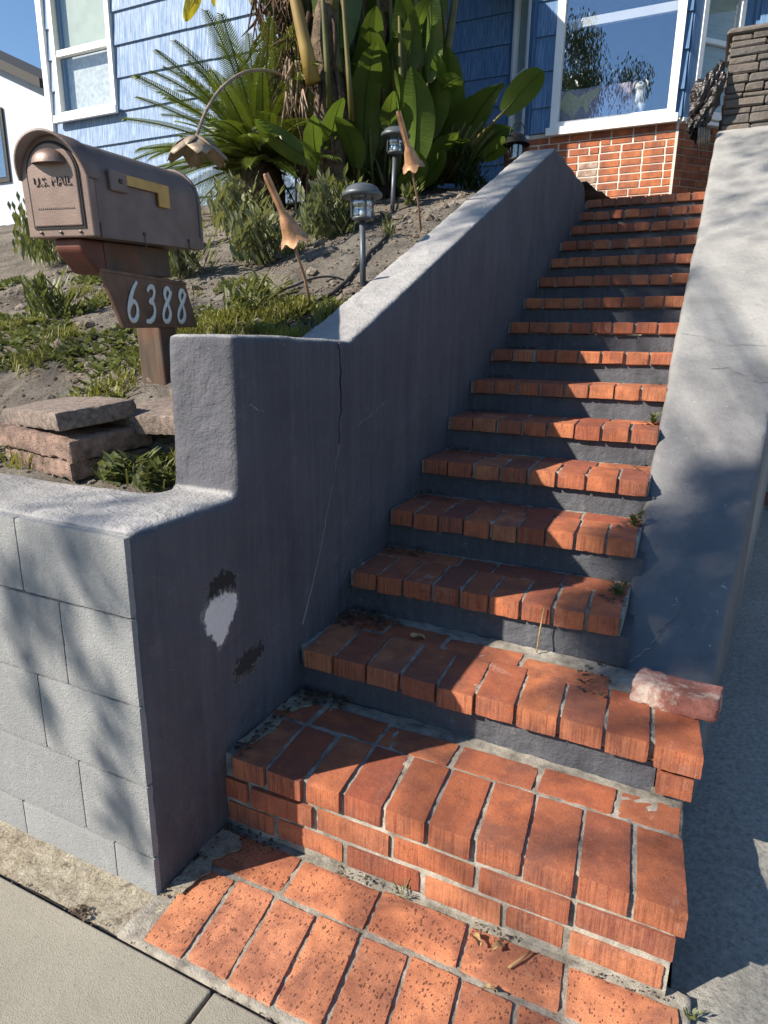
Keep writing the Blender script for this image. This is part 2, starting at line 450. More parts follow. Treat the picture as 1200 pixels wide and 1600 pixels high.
def stone_mat():
    t = NT('ledge_stone')
    oi = t.n('ObjectInfo')
    b = t.ramp(oi.outputs['Random'], [(0, (0.07, 0.06, 0.053)), (0.35, (0.125, 0.105, 0.09)), (0.7, (0.09, 0.083, 0.08)), (1, (0.16, 0.132, 0.108))])
    n = t.noise(20, 7, 0.7)
    b = t.mix(t.ramp(n, [(0.4, 0.0), (0.75, 0.6)]), b, (0.20, 0.18, 0.16))
    return t.out(b, 0.9, t.bump(n, 0.8, 0.03))
M['stone'] = stone_mat()
M['garage'] = plain('garage_panel', (0.20, 0.21, 0.24), 0.6)
M['garage_rail'] = plain('garage_red_rail', (0.17, 0.05, 0.045), 0.6)

def siding_mat(name, blue, pale, amt):
    t = NT(name)
    v = t.coord((75, 75, 0.9))
    s1 = t.noise(1.0, 4, 0.7, vec=v)
    v2 = t.coord((6, 6, 2))
    s2 = t.noise(1.0, 4, 0.6, vec=v2)
    f = t.math('MULTIPLY', t.ramp(s1, [(0.40, 0.0), (0.60, 1.0)]), t.math('ADD', 0.35, s2))
    base = t.mix(t.math('MULTIPLY', f, amt), blue, pale)
    return t.out(base, 0.7, t.bump(s1, 0.5, 0.008))
M['siding'] = siding_mat('faded_blue_shake', (0.085, 0.170, 0.335), (0.37, 0.45, 0.53), 0.85)
M['siding2'] = siding_mat('blue_shake', (0.050, 0.130, 0.27), (0.17, 0.28, 0.43), 0.8)

def glass_mat(name, refl, tint=(0.8, 0.85, 0.9), rough=0.0):
    t = NT(name)
    g = t.n('BsdfGlossy')
    g.inputs['Roughness'].default_value = rough
    g.inputs['Color'].default_value = (0.9, 0.93, 1, 1)
    tr = t.n('BsdfTransparent')
    tr.inputs[0].default_value = (*tint, 1)
    ms = t.n('MixShader')
    ms.inputs[0].default_value = refl
    t.ln(tr.outputs[0], ms.inputs[1])
    t.ln(g.outputs[0], ms.inputs[2])
    t.ln(ms.outputs[0], t.t.nodes['Material Output'].inputs[0])
    return t.m
M['pane'] = glass_mat('window_glass', 0.22, (0.93, 0.95, 0.97))
M['pane_soft'] = glass_mat('sash_glass', 0.07, (0.93, 0.95, 0.95))
M['lampglass'] = glass_mat('lamp_glass', 0.22, (0.75, 0.78, 0.8), 0.12)

# ------------------------------------------------------------------ mesh helpers
class MB:
    def __init__(self):
        self.v = []
        self.f = []
        self.mi = []
        self.cur = 0
    def add(self, vs_, fs):
        o = len(self.v)
        self.v.extend([tuple(p) for p in vs_])
        for f in fs:
            self.f.append(tuple(i + o for i in f))
            self.mi.append(self.cur)
        return self
    def box(self, x0, x1, y0, y1, z0, z1):
        return self.add([(x, y, z) for x in (x0, x1) for y in (y0, y1) for z in (z0, z1)],
                        [(0, 1, 3, 2), (4, 6, 7, 5), (0, 4, 5, 1), (2, 3, 7, 6), (0, 2, 6, 4), (1, 5, 7, 3)])
    def prism(self, poly, d, axis='x', lo=0.0):
        """poly: 2-D outline (counter-clockwise seen from +axis); extruded from lo by d along axis"""
        n = len(poly)
        def P(a, b, t):
            return {'x': (t, a, b), 'y': (a, t, b), 'z': (a, b, t)}[axis]
        vs_ = [P(a, b, lo) for a, b in poly] + [P(a, b, lo + d) for a, b in poly]
        fs = [tuple(range(n))[::-1], tuple(range(n, 2 * n))]
        for i in range(n):
            j = (i + 1) % n
            fs.append((i, j, n + j, n + i))
        return self.add(vs_, fs)
    def tube(self, pts, rad, seg=8, flat=1.0, up=None, cap=True):
        pts = [Vector(p) for p in pts]
        if not hasattr(rad, '__len__'):
            rad = [rad] * len(pts)
        o = len(self.v)
        ref = Vector(up) if up else None
        prevn = None
        for i, p in enumerate(pts):
            d = (pts[min(i + 1, len(pts) - 1)] - pts[max(i - 1, 0)])
            d = d.normalized() if d.length > 1e-9 else Vector((0, 0, 1))
            if ref is not None:
                n = ref - d * ref.dot(d)
            elif prevn is None:
                a = Vector((1, 0, 0)) if abs(d.x) < 0.8 else Vector((0, 1, 0))
                n = a - d * a.dot(d)
            else:
                n = prevn - d * prevn.dot(d)
            n.normalize()
            prevn = n
            b = d.cross(n)
            for k in range(seg):
                a = 2 * PI * k / seg
                q = p + (n * math.cos(a) * flat + b * math.sin(a)) * rad[i]
                self.v.append(tuple(q))
        for i in range(len(pts) - 1):
            for k in range(seg):
                k2 = (k + 1) % seg
                self.f.append((o + i * seg + k, o + i * seg + k2, o + (i + 1) * seg + k2, o + (i + 1) * seg + k))
                self.mi.append(self.cur)
        if cap:
            self.f.append(tuple(o + k for k in range(seg))[::-1])
            self.f.append(tuple(o + (len(pts) - 1) * seg + k for k in range(seg)))
            self.mi += [self.cur, self.cur]
        return self
    def lathe(self, prof, center=(0, 0, 0), seg=24, mat=None):
        o = len(self.v)
        c = Vector(center)
        for r_, z in prof:
            for k in range(seg):
                a = 2 * PI * k / seg
                p = Vector((r_ * math.cos(a), r_ * math.sin(a), z))
                if mat is not None:
                    p = mat @ p
                self.v.append(tuple(p + c))
        for i in range(len(prof) - 1):
            for k in range(seg):
                k2 = (k + 1) % seg
                self.f.append((o + i * seg + k, o + i * seg + k2, o + (i + 1) * seg + k2, o + (i + 1) * seg + k))
                self.mi.append(self.cur)
        return self
    def mesh(self, name, mats, smooth=False):
        me = bpy.data.meshes.new(name)
        me.from_pydata(self.v, [], self.f)
        if not isinstance(mats, (list, tuple)):
            mats = [mats]
        for m in mats:
            me.materials.append(m)
        if len(mats) > 1:
            me.polygons.foreach_set('material_index', self.mi)
        if smooth:
            me.polygons.foreach_set('use_smooth', [True] * len(me.polygons))
        me.update()
        return me
    def build(self, name, mats, parent=None, smooth=False, local=False):
        """world-space vertices unless local; the object's origin is its parent's"""
        if parent is not None and not local:
            L = wloc(parent)
            self.v = [(a - L.x, b - L.y, c - L.z) for a, b, c in self.v]
        return link(name, self.mesh(name, mats, smooth), parent)

def wloc(o):
    L = Vector((0, 0, 0))
    while o is not None:
        L = L + o.location
        o = o.parent
    return L

def link(name, data, parent=None, loc=None):
    o = bpy.data.objects.new(name, data)
    col.objects.link(o)
    if parent is not None:
        o.parent = parent
    if loc is not None:
        o.location = loc
    return o

def tag(o, label=None, cat=None, group=None, kind=None):
    for k, v in (('label', label), ('category', cat), ('group', group), ('kind', kind)):
        if v:
            o[k] = v
    return o

def thing(name, loc, label, cat, group=None, rot=(0, 0, 0)):
    o = link(name, None, None, loc)
    o.rotation_euler = rot
    o.empty_display_size = 0.05
    return tag(o, label, cat, group)

def auto_normals(me):
    bm = bmesh.new()
    bm.from_mesh(me)
    bmesh.ops.recalc_face_normals(bm, faces=bm.faces)
    bm.to_mesh(me)
    bm.free()

def remeshed(mb, voxel, smooth_it, disp):
    """closed solids -> one rounded, hand-trowelled surface"""
    me = mb.mesh('tmp', M['dark'])
    auto_normals(me)
    o = link('tmp', me)
    r = o.modifiers.new('r', 'REMESH')
    r.mode = 'VOXEL'
    r.voxel_size = voxel
    s = o.modifiers.new('s', 'SMOOTH')
    s.factor = 0.5
    s.iterations = smooth_it
    dg = bpy.context.evaluated_depsgraph_get()
    out = bpy.data.meshes.new_from_object(o.evaluated_get(dg))
    bpy.data.objects.remove(o)
    n = len(out.vertices)
    co = np.empty(n * 3, np.float32)
    no = np.empty(n * 3, np.float32)
    out.vertices.foreach_get('co', co)
    out.vertex_normals.foreach_get('vector', no)
    co = co.reshape(-1, 3)
    no = no.reshape(-1, 3)
    for i in range(n):
        p = Vector(co[i].tolist())
        h = 0.0
        for sc, am in disp:
            h += am * noise.noise(p * sc)
        co[i] += no[i] * h
    out.vertices.foreach_set('co', co.ravel())
    out.polygons.foreach_set('use_smooth', [True] * len(out.polygons))
    out.materials.clear()
    out.update()
    return out

# bricks: chamfered, slightly irregular blocks; a dense kind for the near ones
def brick_mesh(dx, dy, dz, seed, mat, dense=False, shear=0.0, ch=0.004, taper=0.0, lump=1.0):
    rr = random.Random(seed)
    hx, hy, hz = dx / 2, dy / 2, dz / 2
    if not dense:
        vs_ = []
        idx = {}
        for sx in (-1, 1):
            for sy in (-1, 1):
                for sz in (-1, 1):
                    c = ch * rr.uniform(0.6, 1.9)
                    for ax in range(3):
                        p = [sx * hx, sy * hy, sz * hz]
                        for k in range(3):
                            if k != ax:
                                p[k] -= (sx, sy, sz)[k] * c
                        p = [q + rr.uniform(-0.0012, 0.0012) for q in p]
                        p[0] += shear * p[1]
                        idx[(sx, sy, sz, ax)] = len(vs_)
                        vs_.append(p)
        fs = []
        S = (-1, 1)
        for ax in range(3):
            u, w = [k for k in range(3) if k != ax]
            for s in S:
                q = []
                for a, b in ((-1, -1), (1, -1), (1, 1), (-1, 1)):
                    k = [0, 0, 0]
                    k[ax], k[u], k[w] = s, a, b
                    q.append(idx[(*k, ax)])
                fs.append(q)
            for a in S:
                for b in S:
                    q = []
                    for s, axx in ((-1, u), (1, u), (1, w), (-1, w)):
                        k = [0, 0, 0]
                        k[ax], k[u], k[w] = s, a, b
                        q.append(idx[(*k, axx)])
                    fs.append(q)
        for sx in S:
            for sy in S:
                for sz in S:
                    fs.append([idx[(sx, sy, sz, a)] for a in range(3)])
        me = bpy.data.meshes.new('brick')
        me.from_pydata(vs_, [], fs)
    else:
        bm = bmesh.new()
        step = 0.0085
        nx, ny, nz = [max(2, int(round(d / step))) for d in (dx, dy, dz)]
        def lin(n, h):
            return [-h + 2 * h * i / n for i in range(n + 1)]
        X, Y, Z = lin(nx, hx), lin(ny, hy), lin(nz, hz)
        cache = {}
        def V(p):
            k = tuple(round(q, 6) for q in p)
            if k not in cache:
                cache[k] = bm.verts.new(p)
            return cache[k]
        for A, B, mk in ((X, Y, lambda a, b, s: (a, b, s * hz)), (X, Z, lambda a, b, s: (a, s * hy, b)), (Y, Z, lambda a, b, s: (s * hx, a, b))):
            for s in (-1, 1):
                for i in range(len(A) - 1):
                    for j in range(len(B) - 1):
                        bm.faces.new([V(mk(A[i], B[j], s)), V(mk(A[i + 1], B[j], s)), V(mk(A[i + 1], B[j + 1], s)), V(mk(A[i], B[j + 1], s))])
        off = Vector((seed * 3.17, seed * 1.31, seed * 0.77))
        for v in bm.verts:
            p = v.co.copy()
            n = noise.noise(p * 22 + off)
            n2 = noise.noise(p * 60 + off)
            r_ = ch * (0.75 + 0.5 * n2 * lump) + 0.020 * lump * max(0.0, n - 0.30) + 0.010 * lump * max(0.0, n2 - 0.35)
            r_ = max(0.0015, min(r_, min(hx, hy, hz) * 0.6))
            q = Vector((max(-hx + r_, min(hx - r_, p.x)), max(-hy + r_, min(hy - r_, p.y)), max(-hz + r_, min(hz - r_, p.z))))
            d = p - q
            if d.length > 1e-8:
                q = q + d.normalized() * r_
            q += q.normalized() * (0.0011 * lump * noise.noise(p * 45 + off) + 0.0012 * lump * noise.noise(p * 130 + off))
            q.x += shear * q.y
            q.z += 0.0025 * lump * noise.noise(Vector((p.x, p.y, 0)) * 9 + off)
            v.co = q
        bmesh.ops.recalc_face_normals(bm, faces=bm.faces)
        me = bpy.data.meshes.new('brick')
        bm.to_mesh(me)
        bm.free()
        me.polygons.foreach_set('use_smooth', [True] * len(me.polygons))
        me.set_sharp_from_angle(angle=R(32))
    me.materials.append(mat)
    if not dense:
        auto_normals(me)
    return me

_bc = {}
def brick(parent, c, dims, mat, dense=False, shear=0.0, ch=0.004, jit=1.0, name='brick', variants=8, rz=0.0, lump=1.0):
    key = (tuple(round(d, 3) for d in dims), mat.name, dense, shear, ch, lump)
    k = random.randrange(variants)
    lst = _bc.setdefault(key, {})
    if k not in lst:
        lst[k] = brick_mesh(*dims, seed=len(_bc) * 17 + k + 1, mat=mat, dense=dense, shear=shear, ch=ch, lump=lump)
    L = wloc(parent)
    o = link(name, lst[k], parent, Vector(c) - L + Vector((random.uniform(-.0015, .0015), random.uniform(-.003, .003), random.uniform(-.002, .002))) * jit)
    o.rotation_euler = (random.uniform(-.008, .008) * jit, random.uniform(-.012, .012) * jit, random.uniform(-.012, .012) * jit + rz)
    return o

# ------------------------------------------------------------------ terrain of the garden
GP = [(-1, 0.84), (1.05, 0.845), (1.2, 0.86), (1.38, 0.90), (1.5, 1.02), (1.68, 1.14), (1.9, 1.235), (2.5, 1.43), (3.2, 1.72), (4.0, 2.06), (5.0, 2.35), (6.0, 2.5), (8.5, 2.75), (40, 4.0)]
def gz(x, y):
    z = np.interp(y, [p[0] for p in GP], [p[1] for p in GP])
    # gullies and mounds of loose earth
    a = 0.035 * noise.noise(Vector((x * 2.1, y * 2.1, 0))) + 0.02 * noise.noise(Vector((x * 6, y * 6, 3)))
    k = min(1.0, max(0.0, (y - 1.15) / 0.5))
    return float(z + a * k)

# ground sheets
g = MB().add([(-400, -400, -0.16), (400, -400, -0.16), (400, 400, -0.16), (-400, 400, -0.16)], [(0, 1, 2, 3)])
tag(g.build('ground', M['soil']), kind='structure')
g = MB().box(-60, 60, -10.5, -1.75, -0.30, -0.13)
tag(g.build('street', M['asphalt']), kind='structure')
g = MB().box(-60, 60, -1.75, -1.6, -0.3, -0.005)
tag(g.build('kerb', M['sidewalk']), kind='structure')
# sidewalk slabs with open joints; the seams fan as in the photo
sw = link('sidewalk', None)
tag(sw, kind='structure')
edges = [-12, -9.4, -6.9, -4.4, -2.0, -0.72, 0.62, 2.0, 4.5, 8, 14]
for i in range(len(edges) - 1):
    a, b = edges[i] + 0.004, edges[i + 1] - 0.004
    bm = MB().prism([(a, -1.595), (b, -1.595), (b, 0.762), (a, 0.762)], 0.14, 'z', -0.14)
    o = bm.build('slab', M['sidewalk'], sw)
    bv = o.modifiers.new('b', 'BEVEL')
    bv.width = 0.004
    bv.segments = 2
# bed under the slab joints
tag(MB().box(-14, 14, -1.59, 0.77, -0.2, -0.145).build('sub_base', M['litter']), kind='structure')
# rough concrete apron along the foot of the block wall
ap = MB()
nx, ny = 90, 14
xs = np.linspace(-3.2, -0.93, nx)
ysl = np.linspace(0.772, 1.0, ny)
for x in xs:
    for y in ysl:
        ap.v.append((x + (0.02 * noise.noise(Vector((0, y * 20, 0))) if x > -0.95 else 0), y, -0.006 + 0.006 * noise.noise(Vector((x * 25, y * 25, 0))) + 0.02 * max(0, (y - 0.84)) * 3))
for i in range(nx - 1):
    for j in range(ny - 1):
        ap.f.append((i * ny + j, (i + 1) * ny + j, (i + 1) * ny + j + 1, i * ny + j + 1))
        ap.mi.append(0)
tag(ap.build('wall_foot_apron', M['apron'], smooth=True), kind='structure')
# joint of dirt between sidewalk and apron
tag(MB().box(-3.2, 1.4, 0.758, 0.775, -0.14, -0.012).build('joint_dirt', M['crack']), kind='structure')
# driveway climbing beside the steps
dv = MB()
nx, ny = 40, 60
xs = np.linspace(0.100, 4.2, nx)
ysl = np.linspace(0.772, 5.2, ny)
for x in xs:
    for y in ysl:
        z = -0.012 + 0.109 * max(0, y - 1.3) + 0.006 * noise.noise(Vector((x * 3, y * 3, 5)))
        if x < 0.18:
            z -= 0.012
        dv.v.append((x, y, z))
for i in range(nx - 1):
    for j in range(ny - 1):
        dv.f.append((i * ny + j, (i + 1) * ny + j, (i + 1) * ny + j + 1, i * ny + j + 1))
        dv.mi.append(0)
tag(dv.build('driveway', M['driveway'], smooth=True), kind='structure')

# garden soil
so = MB()
xs = np.concatenate([np.linspace(-14, -4.2, 50), np.linspace(-4.1, -1.0, 130)])
ysl = np.concatenate([np.linspace(1.0, 3.2, 110), np.linspace(3.23, 5.5, 70), np.linspace(5.6, 14, 30)])
ny = len(ysl)
for x in xs:
    for y in ysl:
        z = gz(x, y)
        z += 0.010 * noise.noise(Vector((x * 22, y * 22, 1))) * min(1, max(0, (y - 1.1) * 4))
        lim = 1.205 if y < 1.28 else (1.235 if y < 1.76 else (1.215 + 0.437 * (y - 1.8)))
        if x > -1.35:
            t_ = min(1.0, (x + 1.35) / 0.15)
            z = z * (1 - t_) + min(z, lim - 0.035) * t_
        so.v.append((min(x, -1.02), y, z))
for i in range(len(xs) - 1):
    for j in range(ny - 1):
        so.f.append((i * ny + j, (i + 1) * ny + j, (i + 1) * ny + j + 1, i * ny + j + 1))
        so.mi.append(0)
tag(so.build('garden_soil', M['soil'], smooth=True), kind='structure')

# ------------------------------------------------------------------ left stuccoed wall with block front
XL, XR = -0.981, -0.111
lw = thing('retaining_wall', (-1.1, 0.9, 0), 'dark grey stuccoed retaining wall with stepped post, left of the brick steps', 'wall')
w = MB()
w.box(-3.2, XL, 0.8975, 1.175, -0.1, 0.872)
prof = [(0.897, -0.1), (5.66, -0.1), (5.66, 2.345), (5.61, 2.415), (4.50, 2.412), (1.815, 1.240), (1.74, 1.245), (1.25, 1.255), (1.243, 0.874), (0.897, 0.872)]
w.prism(prof, 0.205, 'x', XL - 0.205)
me = remeshed(w, 0.0125, 7, [(5, 0.004), (22, 0.0016), (1.3, 0.004)])
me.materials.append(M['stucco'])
me.materials.append(M['block'])
for p in me.polygons:
    if p.center.y < 0.93 and p.normal.y < -0.55 and p.center.z < 0.865:
        p.material_index = 1
L = wloc(lw)
me.transform(Matrix.Translation(-L))
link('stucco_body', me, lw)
# painted concrete blocks: faces proud of the joints
courses = [(-0.02, 0.096, [-3.2, -2.75, -2.3, -1.85, -1.43, -1.11, -0.985]), (0.101, 0.287, [-3.2, -2.8, -2.4, -2.0, -1.6, -1.2, -0.985]),
           (0.291, 0.484, [-3.2, -2.9, -2.5, -2.1, -1.7, -1.305, -0.985]), (0.488, 0.687, [-3.2, -2.8, -2.4, -2.0, -1.6, -1.2, -0.985]),
           (0.691, 0.862, [-3.2, -2.9, -2.5, -2.1, -1.7, -1.312, -0.985])]
for z0, z1, xs_ in courses:
    for i in range(len(xs_) - 1):
        a, b = xs_[i] + 0.0012, xs_[i + 1] - 0.0012
        if b < -2.0:
            continue
        me = brick_mesh(b - a, 0.03, z1 - z0, int(abs(a * 100 + z0 * 1000)), M['block'], dense=True, ch=0.0028, lump=0.35)
        o = link('block', me, lw, Vector(((a + b) / 2, 0.9005, (z0 + z1) / 2)) - L)
# marks on the stair side of the wall: bare plaster, loose skin, hairline cracks (thin flakes proud of the paint)
def flake(name, pts, mat, parent, x=XL + 0.006, th=0.003):
    b = MB()
    b.prism([(p[0], p[1]) for p in pts], th, 'x', x)
    o = b.build(name, mat, parent)
    auto_normals(o.data)
    return o
def ragged(pts, n=5, amp=0.006, seed=1):
    rr = random.Random(seed)
    out = []
    for i in range(len(pts)):
        a, b = pts[i], pts[(i + 1) % len(pts)]
        for k in range(n):
            t_ = k / n
            out.append((a[0] + (b[0] - a[0]) * t_ + rr.uniform(-amp, amp), a[1] + (b[1] - a[1]) * t_ + rr.uniform(-amp, amp)))
    return out
def crack(name, pts, wd, mat, parent, x, seed=0):
    rr = random.Random(seed)
    P = []
    for i in range(len(pts) - 1):
        for k in range(8):
            t_ = k / 8
            P.append((pts[i][0] + (pts[i + 1][0] - pts[i][0]) * t_ + rr.uniform(-.004, .004), pts[i][1] + (pts[i + 1][1] - pts[i][1]) * t_ + rr.uniform(-.004, .004)))
    up = [(a + wd * rr.uniform(.2, 1), b) for a, b in P]
    dn = [(a - wd * rr.uniform(.2, 1), b) for a, b in P]
    b = MB()
    n = len(P)
    b.v = [(x, a, c) for a, c in up] + [(x, a, c) for a, c in dn] + [(x - 0.006, a, c) for a, c in up] + [(x - 0.006, a, c) for a, c in dn]
    for i in range(n - 1):
        b.f += [(i, i + 1, n + i + 1, n + i), (i, 2 * n + i, 2 * n + i + 1, i + 1), (n + i, n + i + 1, 3 * n + i + 1, 3 * n + i)]
        b.mi += [0, 0, 0]
    return b.build(name, mat, parent)
crack('crack', [(1.738, 1.236), (1.748, 1.15), (1.752, 1.04), (1.735, 1.0), (1.738, 0.93)], 0.0010, M['crack'], lw, XL + 0.0045, 2)
crack('crack', [(1.738, 0.93), (1.70, 0.83), (1.66, 0.73), (1.60, 0.58), (1.50, 0.40)], 0.0008, M['scuff'], lw, XL + 0.003, 3)
crack('scratch', [(1.86, 0.98), (1.98, 1.01), (2.10, 1.05)], 0.002, M['scuff'], lw, XL + 0.0025, 4)
crack('scratch', [(1.66, 0.60), (1.78, 0.67), (1.9, 0.74)], 0.002, M['scuff'], lw, XL + 0.0025, 5)
crack('scratch', [(1.30, 1.09), (1.33, 1.075), (1.36, 1.07)], 0.0025, M['scuff'], lw, XL + 0.0025, 6)

# ------------------------------------------------------------------ right stair wall
rw = thing('stair_wall', (0.0, 1.8, 0.2), 'worn grey sloping side wall right of the brick steps', 'wall')
TOP = [(1.70, 0.26), (1.84, 0.335), (2.2, 0.575), (2.7, 0.875), (3.13, 1.15), (4.09, 1.60), (5.13, 2.12), (6.55, 2.94), (7.2, 3.0)]
b = MB()
n = len(TOP)
def outer(y):
    return 0.143 + 0.12 * (y - 1.88)
XI = XR - 0.014
b.v = [(XI, y, z) for y, z in TOP] + [(outer(y), y, z) for y, z in TOP] + [(XI, y, -0.2) for y, z in TOP] + [(outer(y), y, -0.2) for y, z in TOP]
for i in range(n - 1):
    b.f += [(i, i + 1, n + i + 1, n + i), (2 * n + i, 3 * n + i, 3 * n + i + 1, 2 * n + i + 1), (i, 2 * n + i, 2 * n + i + 1, i + 1), (n + i, n + i + 1, 3 * n + i + 1, 3 * n + i)]
b.f += [(0, n, 3 * n, 2 * n), (n - 1, 3 * n - 1, 4 * n - 1, 2 * n - 1)]
b.mi = [0] * len(b.f)
me = remeshed(b, 0.014, 8, [(4, 0.006), (14, 0.003), (40, 0.0012)])
me.materials.append(M['stucco_r'])
me.transform(Matrix.Translation(-wloc(rw)))
link('stucco_body', me, rw)
def crack_top(name, pts, wd, mat, seed):
    """crack lying on the sloping top of the right wall; pts are (x, y)"""
    rr = random.Random(seed)
    P = []
    for i in range(len(pts) - 1):
        for k in range(8):
            t_ = k / 8
            P.append((pts[i][0] + (pts[i + 1][0] - pts[i][0]) * t_ + rr.uniform(-.004, .004), pts[i][1] + (pts[i + 1][1] - pts[i][1]) * t_ + rr.uniform(-.004, .004)))
    b = MB()
    n = len(P)
    zf = lambda y: float(np.interp(y, [q[0] for q in TOP], [q[1] for q in TOP])) + 0.009
    for s in (-1, 1):
        for x, y in P:
            b.v.append((x, y + s * wd * rr.uniform(.2, 1), zf(y)))
    for i in range(n - 1):
        b.f.append((i, i + 1, n + i + 1, n + i))
        b.mi.append(0)
    return b.build(name, mat, rw)
crack_top('crack', [(-0.10, 3.42), (-0.02, 3.40), (0.08, 3.33), (0.2, 3.33), (0.33, 3.29)], 0.004, M['crack'], 1)
crack_top('crack', [(0.03, 3.12), (0.10, 3.13), (0.2, 3.05), (0.32, 3.04)], 0.004, M['scuff'], 2)
crack_top('crack', [(-0.02, 1.95), (0.03, 2.02), (0.05, 2.15), (0.06, 2.2)], 0.003, M['crack'], 3)
crack_top('crack', [(-0.08, 1.86), (-0.04, 1.90), (-0.01, 1.97)], 0.003, M['plaster'], 4)

# ------------------------------------------------------------------ brick steps
RUN, RISE, Y0, Z0 = 0.303, 0.141, 1.196, 0.22
st = thing('brick_staircase', (-0.5, 1.15, 0.0), 'long flight of red brick steps with dark painted risers', 'stairs')
SH = -0.08
def step_obj(b):
    return b.build('step', M['riser'], st)
def mortar(par, x0, x1, y0, y1, z0, z1, shear=0.0, skew=0.0):
    """mortar bed with a crumbly top"""
    b = MB()
    nx_, ny_ = max(2, int((x1 - x0) / 0.012)), max(2, int((y1 - y0) / 0.012))
    for i in range(nx_ + 1):
        for j in range(ny_ + 1):
            x = x0 + (x1 - x0) * i / nx_
            y = y0 + (y1 - y0) * j / ny_ + skew * (x - x0)
            b.v.append((x, y, z1 + 0.004 * noise.noise(Vector((x * 60, y * 60, z1))) + 0.003 * noise.noise(Vector((x * 17, y * 17, z1)))))
    for i in range(nx_):
        for j in range(ny_):
            b.f.append((i * (ny_ + 1) + j, (i + 1) * (ny_ + 1) + j, (i + 1) * (ny_ + 1) + j + 1, i * (ny_ + 1) + j + 1))
            b.mi.append(0)
    # front and right skirts
    for i in range(nx_):
        o = len(b.v)
        a, c = b.v[i * (ny_ + 1)], b.v[(i + 1) * (ny_ + 1)]
        b.v += [(a[0], a[1], z0), (c[0], c[1], z0)]
        b.f.append((i * (ny_ + 1), o, o + 1, (i + 1) * (ny_ + 1)))
        b.mi.append(0)
    for j in range(ny_):
        o = len(b.v)
        a, c = b.v[nx_ * (ny_ + 1) + j], b.v[nx_ * (ny_ + 1) + j + 1]
        b.v += [(a[0], a[1], z0), (c[0], c[1], z0)]
        b.f.append((nx_ * (ny_ + 1) + j, o, o + 1, nx_ * (ny_ + 1) + j + 1))
        b.mi.append(0)
    return b.build('mortar', M['mortar'], par, smooth=True)
BT = 0.057
# step 1: three courses, flared to the right, no painted riser
s1 = step_obj(MB().box(-1.0, 0.075, 1.20, 1.56, -0.05, 0.15))
mortar(s1, -0.985, 0.088, 1.1445, 1.50, 0.0, 0.2145)
n1 = 10
p1 = (0.100 - (-0.968)) / n1
for i in range(n1):
    wd = p1 - 0.0105 + random.uniform(-.003, .003)
    brick(s1, (-0.968 + p1 * (i + .5) + 0.004, 1.237 + random.uniform(-.004, .004), 0.2195 - BT / 2), (round(wd / 0.004) * 0.004, 0.205, BT), M['brick'], True, SH, 0.003, lump=0.75)
xs_ = [-1.00, -0.86, -0.655, -0.445, -0.235, -0.05, 0.092]
for i in range(len(xs_) - 1):
    a, c = xs_[i] + 0.006, xs_[i + 1] - 0.008
    brick(s1, ((a + c) / 2, 1.398, 0.218 - BT / 2), (c - a, 0.095, BT), M['brick'], True, 0.0, 0.003, lump=0.75)
xs_ = [-0.985, -0.895, -0.70, -0.50, -0.30, -0.10, 0.100]
xs_ = [-0.985, -0.905, -0.712, -0.508, -0.304, -0.100, 0.0985]
for i in range(len(xs_) - 1):
    a, c = xs_[i] + 0.006, xs_[i + 1] - 0.007
    brick(s1, ((a + c) / 2, 1.134 + 0.049 + random.uniform(-.003, .003), 0.092 + BT / 2), (c - a, 0.095, BT), M['brick'], True, 0.0, 0.003, lump=0.75)
xs_ = [-0.985, -0.80, -0.60, -0.40, -0.205, 0.0, 0.090]
xs_ = [-0.985, -0.83, -0.63, -0.43, -0.24, -0.105, 0.088]
for i in range(len(xs_) - 1):
    a, c = xs_[i] + 0.006, xs_[i + 1] - 0.008
    brick(s1, ((a + c) / 2, 1.139 + 0.049 + random.uniform(-.003, .003), 0.018 + BT / 2), (c - a, 0.095, BT), M['brick'], True, 0.0, 0.003, lump=0.75)
# step 2: runs out past the end of the right wall
def y2(x):
    return 1.487 - 0.045 * (x - XL) / 1.09
s2 = step_obj(MB().add([(-1.0, y2(-1.0) + .03, 0.12), (0.02, y2(.02) + .03, 0.12), (0.02, 1.9, 0.12), (-1.0, 1.9, 0.12), (-1.0, y2(-1.) + .03, 0.296), (0.02, y2(.02) + .03, 0.296), (0.02, 1.9, 0.296), (-1.0, 1.9, 0.296)],
                         [(0, 1, 5, 4), (1, 2, 6, 5), (4, 5, 6, 7), (3, 7, 6, 2)]))
mortar(s2, -0.985, 0.098, y2(XL) + 0.022, 1.84, 0.304, 0.3552, skew=-0.041)
n2 = 10
p2 = (0.108 + 0.972) / n2
for i in range(n2):
    x = -0.972 + p2 * (i + .5)
    wd = p2 - 0.0105 + random.uniform(-.003, .003)
    ln_ = 0.205
    brick(s2, (x, y2(x) + ln_ / 2 + random.uniform(-.004, .004), 0.3605 - BT / 2), (round(wd / 0.004) * 0.004, ln_, BT), M['brick'], True, SH, 0.003, rz=-0.02, lump=0.75)
xs_ = [-0.99, -0.80, -0.60, -0.36, -0.115]
for i in range(len(xs_) - 1):
    a, c = xs_[i] + 0.006, xs_[i + 1] - 0.006
    brick(s2, ((a + c) / 2, 1.748 - 0.02 * i, 0.359 - BT / 2), (c - a, 0.095, BT), M['brick'], True, 0.0, 0.003, lump=0.75)
brick(s2, (0.062, y2(.06) + 0.055, 0.262), (0.078, 0.10, BT), M['brick'], True, 0.0, 0.003, lump=0.75)
brick(s2, (0.057, y2(.06) + 0.16, 0.262), (0.072, 0.10, BT), M['brick'], True, 0.0, 0.003, lump=0.75)
brick(s2, (0.062, y2(.06) + 0.26, 0.262), (0.078, 0.09, BT), M['brick'], True, 0.0, 0.003, lump=0.75)
MB().box(0.015, 0.088, 1.475, 1.84, -0.1, 0.231).build('mortar', M['mortar'], s2)
